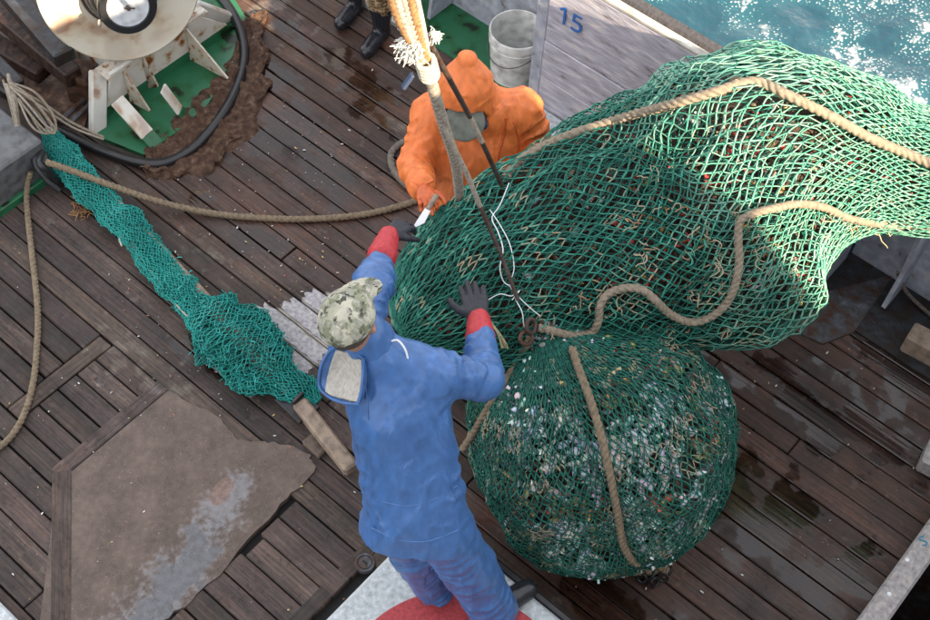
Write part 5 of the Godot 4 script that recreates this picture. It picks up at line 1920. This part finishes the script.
func build_left_gear() -> void:
	# steel beams and boxes behind the winch
	var g := thing("machinery_frame", "dark weathered steel beams behind the white winch drum", "machinery", Vector3(-6, 0, -2.6))
	for q in [[[-10, -30, 0.55], [66, 58, 0.50], 0.13, 0.10, "dark_steel"], [[-30, -10, 0.30], [75, 78, 0.25], 0.11, 0.12, "brown_dark"], [[-30, 30, 0.16], [45, 74, 0.12], 0.12, 0.10, "brown_dark"], [[-20, 45, 0.45], [20, 85, 0.42], 0.07, 0.06, "dark_steel"]]:
		var b := MB.new()
		bar(b, at(q[0][0], q[0][1], q[0][2]), at(q[1][0], q[1][1], q[1][2]), q[2], q[3], 0.01)
		put(b.done(), "beam", M[q[4]], g)
	var bx := MB.new()
	bx.box(at(84, 84, 0.12), Vector3(0.16, 0.26, 0.16), Basis(Vector3.UP, 0.4), 0.01)
	put(bx.done(), "block", M.brown_steel, g)
	var pl := MB.new()
	pl.slab([at(10, 60), at(60, 60), at(95, 95), at(85, 130), at(40, 120), at(-10, 90)], Vector3(0, 0.02, 0))
	put(pl.done(), "floor_plate", M.brown_steel, g)
	var pp := thing("pipe_pair", "two parallel pale pipes low beside the winch post", "pipe", at(80, 105, 0))
	for o in [0, 7]:
		var t := MB.new()
		t.tube(PackedVector3Array([at(60 + o, 122 + o * 0.6, 0.08), at(92 + o, 92 + o * 0.6, 0.08)]), 0.016, 10)
		put(t.done(), "pipe", M.steel, pp)
	var bo := thing("steel_locker", "low grey steel locker with a green foot and pale pipe edge", "locker", Vector3(-5.2, 0, -2.1))
	var lb := MB.new()
	lb.box(Vector3(-5.42, 0.17, -2.14), Vector3(1.15, 0.26, 0.40), Basis(), 0.012)
	put(lb.done(), "locker_body", M.locker, bo)
	var lf := MB.new()
	lf.box(Vector3(-5.42, 0.02, -2.13), Vector3(1.2, 0.06, 0.44), Basis(), 0.006)
	put(lf.done(), "foot", M.green_paint, bo)
	var le := MB.new()
	le.tube(PackedVector3Array([Vector3(-6.0, 0.24, -1.915), Vector3(-4.83, 0.24, -1.915)]), 0.017, 10)
	put(le.done(), "pipe_edge", M.steel, bo)
	# hank of old twine hung over it
	var hk := thing("twine_hank", "hank of pale frayed twine hanging over the grey locker", "twine", at(30, 110, 0.3))
	var r := RandomNumberGenerator.new()
	r.seed = 44
	for k in 16:
		var t := MB.new()
		var o := r.randf_range(-5, 5)
		var o2 := r.randf_range(-6, 6)
		if k < 7:
			t.tube(curve([at(8 + o, 80 + o2, 0.46), at(14 + o, 100, 0.42), at(18 + o * 0.6, 125, 0.30), at(24 + o, 148 + o2, 0.18)], 0.015), r.randf_range(0.006, 0.012), 6)
		elif k < 13:
			t.tube(curve([at(10, 84 + o2 * 0.4, 0.46), at(30 + o, 96 + o2, 0.44), at(48 + o, 118 + o2, 0.34), at(54 + o * 0.5, 130, 0.30), at(46 + o, 133, 0.30), at(34 + o, 118 + o2, 0.36), at(18, 98, 0.45)], 0.015), r.randf_range(0.005, 0.009), 6)
		else:
			t.tube(curve([at(14, 88, 0.47), at(42, 104 + o, 0.38), at(72, 124 + o, 0.22), at(104, 138 + o * 0.5, 0.14)], 0.02), 0.007, 6)
		put(t.done(), "strand", M.rope_pale if k % 3 else M.rope, hk)
	# black snatch block
	var sb := thing("snatch_block", "black iron hook block where the tan rope is made fast", "hook", at(48, 165, 0.15))
	var s1 := MB.new()
	s1.tube(curve([at(32, 150, 0.22), at(36, 164, 0.20), at(48, 180, 0.12), at(60, 190, 0.06)], 0.015), 0.022, 8)
	s1.tube(curve([at(43, 152, 0.24), at(40, 164, 0.26), at(50, 172, 0.2), at(58, 182, 0.1)], 0.015), 0.018, 8)
	put(s1.done(), "hook", M.black_iron, sb)
	var s2 := MB.new()
	s2.lathe(at(41, 158, 0.2), (right_axis * 0.6 - view_axis).normalized(), [Vector2(0.001, 0.03), Vector2(0.03, 0.03), Vector2(0.042, 0.02), Vector2(0.034, 0.0), Vector2(0.042, -0.02), Vector2(0.03, -0.03), Vector2(0.001, -0.03)], 20)
	put(s2.done(), "sheave", M.black_iron, sb)
	# wooden batten with its bracket
	var bt := thing("wooden_batten", "weathered wooden batten with an iron bracket under the green netting", "batten", Vector3(-3.5, 0, -2.2))
	var e0 := at(48, 134, 0.08)
	var e1 := at(294, 396, 0.07)
	var e2 := at(352, 470, 0.07)
	var w1 := MB.new()
	bar(w1, e0, e1 - (e1 - e0).normalized() * 0.02, 0.075, 0.07, 0.01)
	put(w1.done(), "batten", M.bare_wood, bt)
	var w2 := MB.new()
	bar(w2, at(299, 403, 0.075), e2, 0.08, 0.07, 0.012)
	put(w2.done(), "batten", M.bare_wood, bt)
	var w3 := MB.new()
	bar(w3, at(285, 392, 0.06), at(310, 416, 0.06), 0.14, 0.02, 0.004)
	bar(w3, at(293, 403, 0.12), at(303, 393, 0.12), 0.02, 0.03, 0.004)
	put(w3.done(), "bracket", M.dark_steel, bt)
	var w4 := MB.new()
	bar(w4, at(309, 437, 0.02), at(326, 452, 0.02), 0.10, 0.04, 0.008)
	put(w4.done(), "cleat", M.brown_wood, bt)
	# folded strip of netting on the batten
	bundle.lump = noise(4.0, 3, 97)
	bundle.amp = 0.6
	bundle.flat = 0.45
	bundle.pleat = noise(0.8, 2, 98)
	bundle.pleat_amp = 0.3
	for s in [[47, 130, 0.12, 6], [58, 145, 0.12, 11], [75, 170, 0.11, 14], [105, 205, 0.10, 15], [140, 240, 0.10, 15], [172, 278, 0.09, 15], [196, 305, 0.09, 14], [215, 318, 0.10, 28], [238, 338, 0.10, 38], [262, 360, 0.10, 36], [284, 378, 0.09, 20], [306, 392, 0.08, 12], [318, 402, 0.06, 3]]:
		station(bundle, s[0], s[1], s[2], s[3])
	bundle.setup()
	var nb := thing("net_strip", "narrow strip of bright teal netting lying along the wooden batten", "fishing net", at(200, 300, 0))
	var c0 := Color(0.004, 0.13, 0.115)
	var c1 := Color(0.012, 0.27, 0.235)
	var c2 := Color(0.06, 0.40, 0.36)
	put(netting(bundle, 170, 30, 0.006, 0.0029, [c0, c1, c1, c2], 0.3, 61, 0.8).done(), "netting", M.twine, nb).set_meta("kind", "stuff")
	put(netting(bundle, 150, 26, -0.012, 0.0030, [c0, c0, c1], 0.4, 62, 1.0).done(), "netting", M.twine, nb).set_meta("kind", "stuff")
	put(netting(bundle, 120, 20, -0.03, 0.0032, [c0, c1], 0.4, 63, 1.0).done(), "netting", M.twine, nb).set_meta("kind", "stuff")
	# ruffled net edges round the wide end
	var ruf := MB.new()
	for k in 500:
		var t := r.randf_range(0.50, 0.93)
		var p := bundle.skin(t, r.randf() * TAU, r.randf_range(-0.02, 0.03))
		p.y = maxf(p.y, 0.01)
		ruf.tint = [c0, c1, c1, c2][r.randi() % 4]
		var d := Vector3(r.randf_range(-1, 1), r.randf_range(-0.5, 0.7), r.randf_range(-1, 1)).normalized() * r.randf_range(0.008, 0.018)
		ruf.tube(PackedVector3Array([p, p + d + Vector3(0, 0.004, 0), p + d * 1.6]), 0.0034, 3, -1, false)
	put(ruf.done(), "netting_ruffle", M.twine, nb).set_meta("kind", "stuff")
	var tie := MB.new()
	tie.tube(laid_on(bundle, [[122, 246], [120, 238], [128, 236], [137, 252], [155, 276], [175, 303], [191, 318], [197, 308], [208, 302], [222, 304]], 0.02), 0.0055, 6)
	tie.tube(laid_on(bundle, [[192, 318], [200, 332], [206, 350], [212, 362]], 0.01), 0.006, 6)
	tie.tube(curve([at(246, 328, 0.10), at(262, 343, 0.10), at(274, 360, 0.07), at(286, 372, 0.02)], 0.01), 0.008, 6)
	put(tie.done(), "tie_cord", M.rope_white, nb)
	var of := MB.new()
	for k in 40:
		var p := at(76 + r.randf_range(-3, 12), 196 + r.randf_range(-3, 22), 0.02)
		of.tube(curve([p, p + Vector3(r.randf_range(-0.03, 0.03), r.randf_range(0, 0.02), r.randf_range(-0.03, 0.03)), p + Vector3(r.randf_range(-0.05, 0.05), r.randf_range(0, 0.02), r.randf_range(-0.05, 0.05))], 0.01), 0.003, 4)
	mark(put(of.done(), "orange_twine", M.rope_orange), "tuft of orange twine beside the teal netting strip", "twine")

# ---------------------------------------------------------------- ropes
func one_rope(called: String, label: String, path: PackedVector3Array, r: float, m: Material, group := "") -> MeshInstance3D:
	var mb := MB.new()
	mb.rope(path, r)
	var o := put(mb.done(), called, m)
	mark(o, label, "rope", group)
	return o

func build_ropes() -> void:
	one_rope("rope", "tan rope hanging in a curve down the left planks from the hook", curve([at(31, 172, 0.16), at(27, 190, 0.06), at(28, 215, 0.018), at(33, 260, 0.018), at(38, 310, 0.018), at(37, 350, 0.018), at(33, 385, 0.018), at(24, 415, 0.018), at(10, 438, 0.018), at(-8, 452, 0.018)], 0.006), 0.0165, M.rope_tan)
	one_rope("rope", "long tan rope stretched over the deck from the hook to the orange worker", curve([at(46, 162, 0.26), at(70, 170, 0.22), at(110, 185, 0.14), at(160, 202, 0.07), at(210, 213, 0.03), at(260, 218, 0.019), at(310, 219, 0.019), at(360, 215, 0.019), at(400, 206, 0.019), at(425, 196, 0.019), at(442, 178, 0.019), at(450, 160, 0.019)], 0.006), 0.0185, M.rope_tan)
	one_rope("rope", "grey coil of rope on the deck beside the orange worker", curve([at(438, 148, 0.03), at(421, 140, 0.02), at(404, 142, 0.02), at(392, 152, 0.02), at(392, 166, 0.02), at(401, 180, 0.02), at(416, 190, 0.025), at(436, 186, 0.03), at(446, 172, 0.03), at(440, 158, 0.04)], 0.006), 0.02, M.rope_grey)
	one_rope("rope", "thick pale rope running over the top ridge of the green net", laid_on(upper, [[506, 178], [515, 165], [540, 148], [570, 135], [600, 125], [640, 113], [680, 102], [720, 90], [748, 82], [765, 84], [790, 96], [830, 116], [870, 138], [910, 155], [950, 172]], 0.05, 0.006), 0.021, M.rope)
	one_rope("rope", "wavy pale rope lying across the side of the bulging net", laid_on(upper, [[955, 228], [920, 226], [880, 224], [850, 219], [825, 208], [800, 204], [775, 208], [752, 214], [740, 222], [738, 240], [739, 262], [735, 285], [725, 305], [708, 318], [690, 322], [670, 314], [655, 300], [642, 290], [625, 288], [608, 294], [600, 306], [598, 322], [590, 333], [570, 335], [550, 330], [538, 328]], 0.038, 0.006), 0.0175, M.rope)
	one_rope("rope", "brown strap rope slanting from the iron ring toward the blue worker", curve([meet_net(530, 338, 0.03), meet_net(518, 360, 0.03), meet_net(504, 384, 0.03), meet_net(488, 408, 0.03), meet_net(474, 432, 0.03), meet_net(462, 450, 0.03)], 0.006), 0.0165, M.rope_tan)
	one_rope("rope", "brown strap rope running down the front of the fish-filled bag", laid_on(lower, [[572, 348], [580, 372], [592, 405], [602, 440], [610, 475], [617, 510], [622, 540], [629, 556], [637, 564]], 0.03, 0.006), 0.0175, M.rope_tan)
	# lifting gear that hangs from above
	var hook := meet(upper, 518, 300, 0.03)
	var top := at(398, -40, 3.1)
	var knot := at(427, 66, 2.62)
	one_rope("lifting_rope", "thick pale rope hanging from above past the orange worker", curve([knot, at(443, 123, 2.2), at(457, 172, 1.72), at(461, 238, 0.85)], 0.006), 0.021, M.rope_pale)
	var lw := MB.new()
	lw.tube(PackedVector3Array([at(441, 122, 2.22), at(466, 172, 1.93), at(480, 206, 1.74)]), 0.011, 8)
	var lw2 := MB.new()
	lw2.tube(PackedVector3Array([at(480, 206, 1.74), at(500, 252, 1.55), hook]), 0.0095, 8)
	var lo := put(lw.done(), "lifting_wire", M.rope_pale)
	put(lw2.done(), "bare_wire", M.wire, lo)
	mark(lo, "thin wire sling running down to the knot of the net", "wire")
	var wc := MB.new()
	wc.tube(PackedVector3Array([at(427, 38, 2.75), at(457, 93, 2.25), at(470, 117, 2.05)]), 0.0105, 8)
	var ws := MB.new()
	ws.tube(PackedVector3Array([at(470, 117, 2.05), at(482, 142, 1.9)]), 0.0112, 8)
	wc.tube(PackedVector3Array([at(482, 142, 1.9), at(502, 186, 1.55)]), 0.0105, 8)
	var wo := put(wc.done(), "steel_wire", M.wire)
	put(ws.done(), "sleeve", M.rope_pale, wo)
	mark(wo, "rusty steel wire crossing in front of the orange jacket", "wire")
	var bd := thing("rope_bundle", "bundle of orange and white ropes knotted together above the deck", "rope", knot)
	var r := RandomNumberGenerator.new()
	r.seed = 77
	for q in [[-8, "rope_orange", 0.016], [-2, "rope_white", 0.017], [4, "rope_white", 0.015], [10, "rope_orange", 0.016], [16, "rope_white", 0.010]]:
		var mb := MB.new()
		mb.rope(curve([at(394 + q[0], -30, 3.15), at(402 + q[0], 5, 2.95), at(413 + q[0] * 0.7, 35, 2.78), at(424 + q[0] * 0.25, 60, 2.64), at(430, 78, 2.54)], 0.006), q[2] * 1.1)
		put(mb.done(), "strand", M[q[1]], bd)
	var kn := MB.new()
	for k in 5:
		kn.rope(ring(knot + (at(431, 80, 2.53) - knot) * (k * 0.22 - 0.3), (at(430, 80, 2.5) - knot), 0.028, 20), 0.011)
	put(kn.done(), "lashing", M.rope_white, bd)
	for q in [[404, 46, 2.72, 380, 0.085], [441, 38, 2.74, 90, 0.04]]:
		var tf := MB.new()
		var c := at(q[0], q[1], q[2])
		var root := at(q[0] + (14 if q[0] < 420 else -8), q[1] - 4, q[2] + 0.02)
		for k in q[3]:
			var ro: Vector3 = root + Vector3(r.randf_range(-1, 1), r.randf_range(-1, 1), r.randf_range(-1, 1)) * q[4] * 0.22
			var d := ((c - root).normalized() * 0.7 + Vector3(r.randf_range(-1, 1), r.randf_range(-1, 0.6), r.randf_range(-1, 1)) * 0.75).normalized()
			var l: float = q[4] * r.randf_range(0.35, 1.1)
			var m: Vector3 = ro + d * l * 0.5
			tf.tube(curve([ro, m, m + (d + Vector3(r.randf_range(-1, 1), r.randf_range(-1.4, 0.4), r.randf_range(-1, 1)) * 1.3).normalized() * l * 0.45], 0.018), 0.0030, 4, 0.002, false)
		put(tf.done(), "frayed_tuft", M.fray, bd)
	var tp := MB.new()
	bar(tp, at(403, 88, 2.5), at(413, 74, 2.56), 0.026, 0.014, 0.004)
	mark(put(tp.done(), "tape_scrap", M.tape), "small dark blue scrap of tape hanging below the rope tuft", "tape")
	# white cords knotted round the sling
	var wcx := MB.new()
	wcx.tube(laid_on(upper, [[509, 183], [500, 205], [492, 218], [498, 232], [503, 250], [500, 268], [504, 282], [513, 288], [516, 300], [522, 312], [524, 326], [528, 332]], 0.03), 0.0026, 5)
	wcx.tube(laid_on(upper, [[490, 210], [500, 225], [510, 245], [514, 268], [510, 285], [517, 295], [528, 306], [540, 316]], 0.03), 0.0022, 5)
	wcx.tube(laid_on(upper, [[488, 300], [500, 294], [512, 296], [520, 290], [512, 300]], 0.03), 0.0022, 5)
	mark(put(wcx.done(), "white_cord", M.cord_white), "thin white cords knotted round the wire sling on the net", "cord")
	# iron ring and shackle at the choke
	var sh := thing("shackle", "rusty iron shackle and ring where the net is choked", "shackle", meet(upper, 530, 328))
	var s0 := meet(upper, 531, 326, 0.05)
	var a1 := MB.new()
	a1.tube(ring(s0, (right_axis * 0.7 - view_axis * 0.6).normalized(), 0.030, 24), 0.010, 8, -1, false)
	put(a1.done(), "ring", M.wire, sh)
	var a2 := MB.new()
	a2.tube(ring(s0 - up_axis * 0.05 - right_axis * 0.02, (right_axis * 0.3 - view_axis * 0.9).normalized(), 0.027, 24), 0.009, 8, -1, false)
	put(a2.done(), "bow", M.brown_steel, sh)
	# yellowish old line in front of the glove
	var yl := MB.new()
	for k in 14:
		var o := r.randf_range(-4, 4)
		yl.tube(laid_on(upper, [[466 + o, 296 + o * 0.4], [478 + o, 308 + o * 0.4], [490 + o, 322 + o], [500 + o, 336 + o], [504 + o, 348]], 0.035 + r.randf_range(0, 0.02)), 0.004, 4)
	mark(put(yl.done(), "straw_line", M.straw), "frayed yellowish line under the black glove on the net", "line")
	# the chain that closes the bag
	var cn := thing("closing_chain", "dark chain and rope knot closing the bottom of the bag", "chain", at(645, 572, 0))
	for q in [[636, 568, 0.05, 0.3], [642, 578, 0.03, 1.4], [650, 574, 0.05, 2.2], [655, 582, 0.03, 0.2], [663, 577, 0.04, 1.2], [668, 570, 0.05, 2.6]]:
		var l := MB.new()
		l.tube(ring(at(q[0], q[1], q[2]), Vector3(cos(q[3]), 0.7, sin(q[3])).normalized(), 0.022, 16), 0.008, 6, -1, false)
		put(l.done(), "link", M.black_iron, cn)
	var kb := MB.new()
	for k in 3:
		kb.rope(ring(at(640 + k * 12, 566 - k * 1.5, 0.07), Vector3(0.6, 0.5 + 0.2 * k, 0.6 - 0.5 * k).normalized(), 0.036, 22), 0.018)
	put(kb.done(), "knot", M.rope_tan, cn)

# ---------------------------------------------------------------- small things
func build_small_things() -> void:
	var b := thing("bucket", "white plastic bucket standing in the green waterway", "bucket", at(510, 74, 0))
	var c := Vector3(-3.43, 0.012, -4.80)
	var bm := MB.new()
	bm.lathe(c, Vector3.UP, [Vector2(0.001, 0.02), Vector2(0.140, 0.02), Vector2(0.161, 0.33), Vector2(0.164, 0.35), Vector2(0.172, 0.352), Vector2(0.175, 0.345), Vector2(0.175, 0.30), Vector2(0.168, 0.295), Vector2(0.148, 0.0), Vector2(0.001, 0.0)], 56)
	put(bm.done(), "bucket_body", M.bucket, b)
	var rim := MB.new()
	rim.tube(ring(c + Vector3(0, 0.268, 0), Vector3.UP, 0.168, 56), 0.004, 6, -1, false)
	put(rim.done(), "rib", M.bucket, b)
	var hd := MB.new()
	var hp := []
	for i in 13:
		var a := PI * i / 12.0
		hp.append(c + Vector3(cos(a) * 0.178, 0.29 - sin(a) * 0.11, sin(a) * 0.18))
	hd.tube(curve(hp, 0.02), 0.003, 6)
	put(hd.done(), "handle", M.steel, b)
	# scraps scattered over the planks
	var r := RandomNumberGenerator.new()
	r.seed = 909
	var bit := MB.new()
	bit.box(Vector3.ZERO, Vector3(1, 0.5, 0.7), Basis(), 0.2)
	var mm := MultiMesh.new()
	mm.transform_format = MultiMesh.TRANSFORM_3D
	mm.use_colors = true
	mm.mesh = bit.done()
	mm.instance_count = 520
	for i in 520:
		var q := Vector2(r.randf_range(-10, 940), r.randf_range(-5, 625))
		if i > 380: q = Vector2(clampf(r.randfn(300, 70), 150, 440), clampf(r.randfn(200, 55), 60, 330))
		var p := at(q.x, q.y)
		if p.z < -4.5 or (p.x > -1.7 and p.z > -2.05) or p.x > 0.02 or (p.x < -4.4 and p.z < -2.6): p = at(r.randf_range(120, 340), r.randf_range(230, 420))
		var s := 0.0035 + 0.008 * pow(r.randf(), 3.0)
		p.y = 0.006
		mm.set_instance_transform(i, Transform3D(Basis(Vector3.UP, r.randf() * TAU).scaled_local(Vector3(s * r.randf_range(0.8, 2.0), s * 0.8, s)), p))
		mm.set_instance_color(i, [Color(0.55, 0.53, 0.48), Color(0.45, 0.40, 0.33), Color(0.50, 0.36, 0.14), Color(0.65, 0.66, 0.66), Color(0.30, 0.12, 0.08), Color(0.38, 0.36, 0.34)][r.randi() % 6])
	var o := MultiMeshInstance3D.new()
	o.name = "debris"
	o.multimesh = mm
	o.material_override = M.scrap
	add_child(o)
	mark(o, "tiny pale scraps and fish scales scattered over the planks", "debris", "", "stuff")
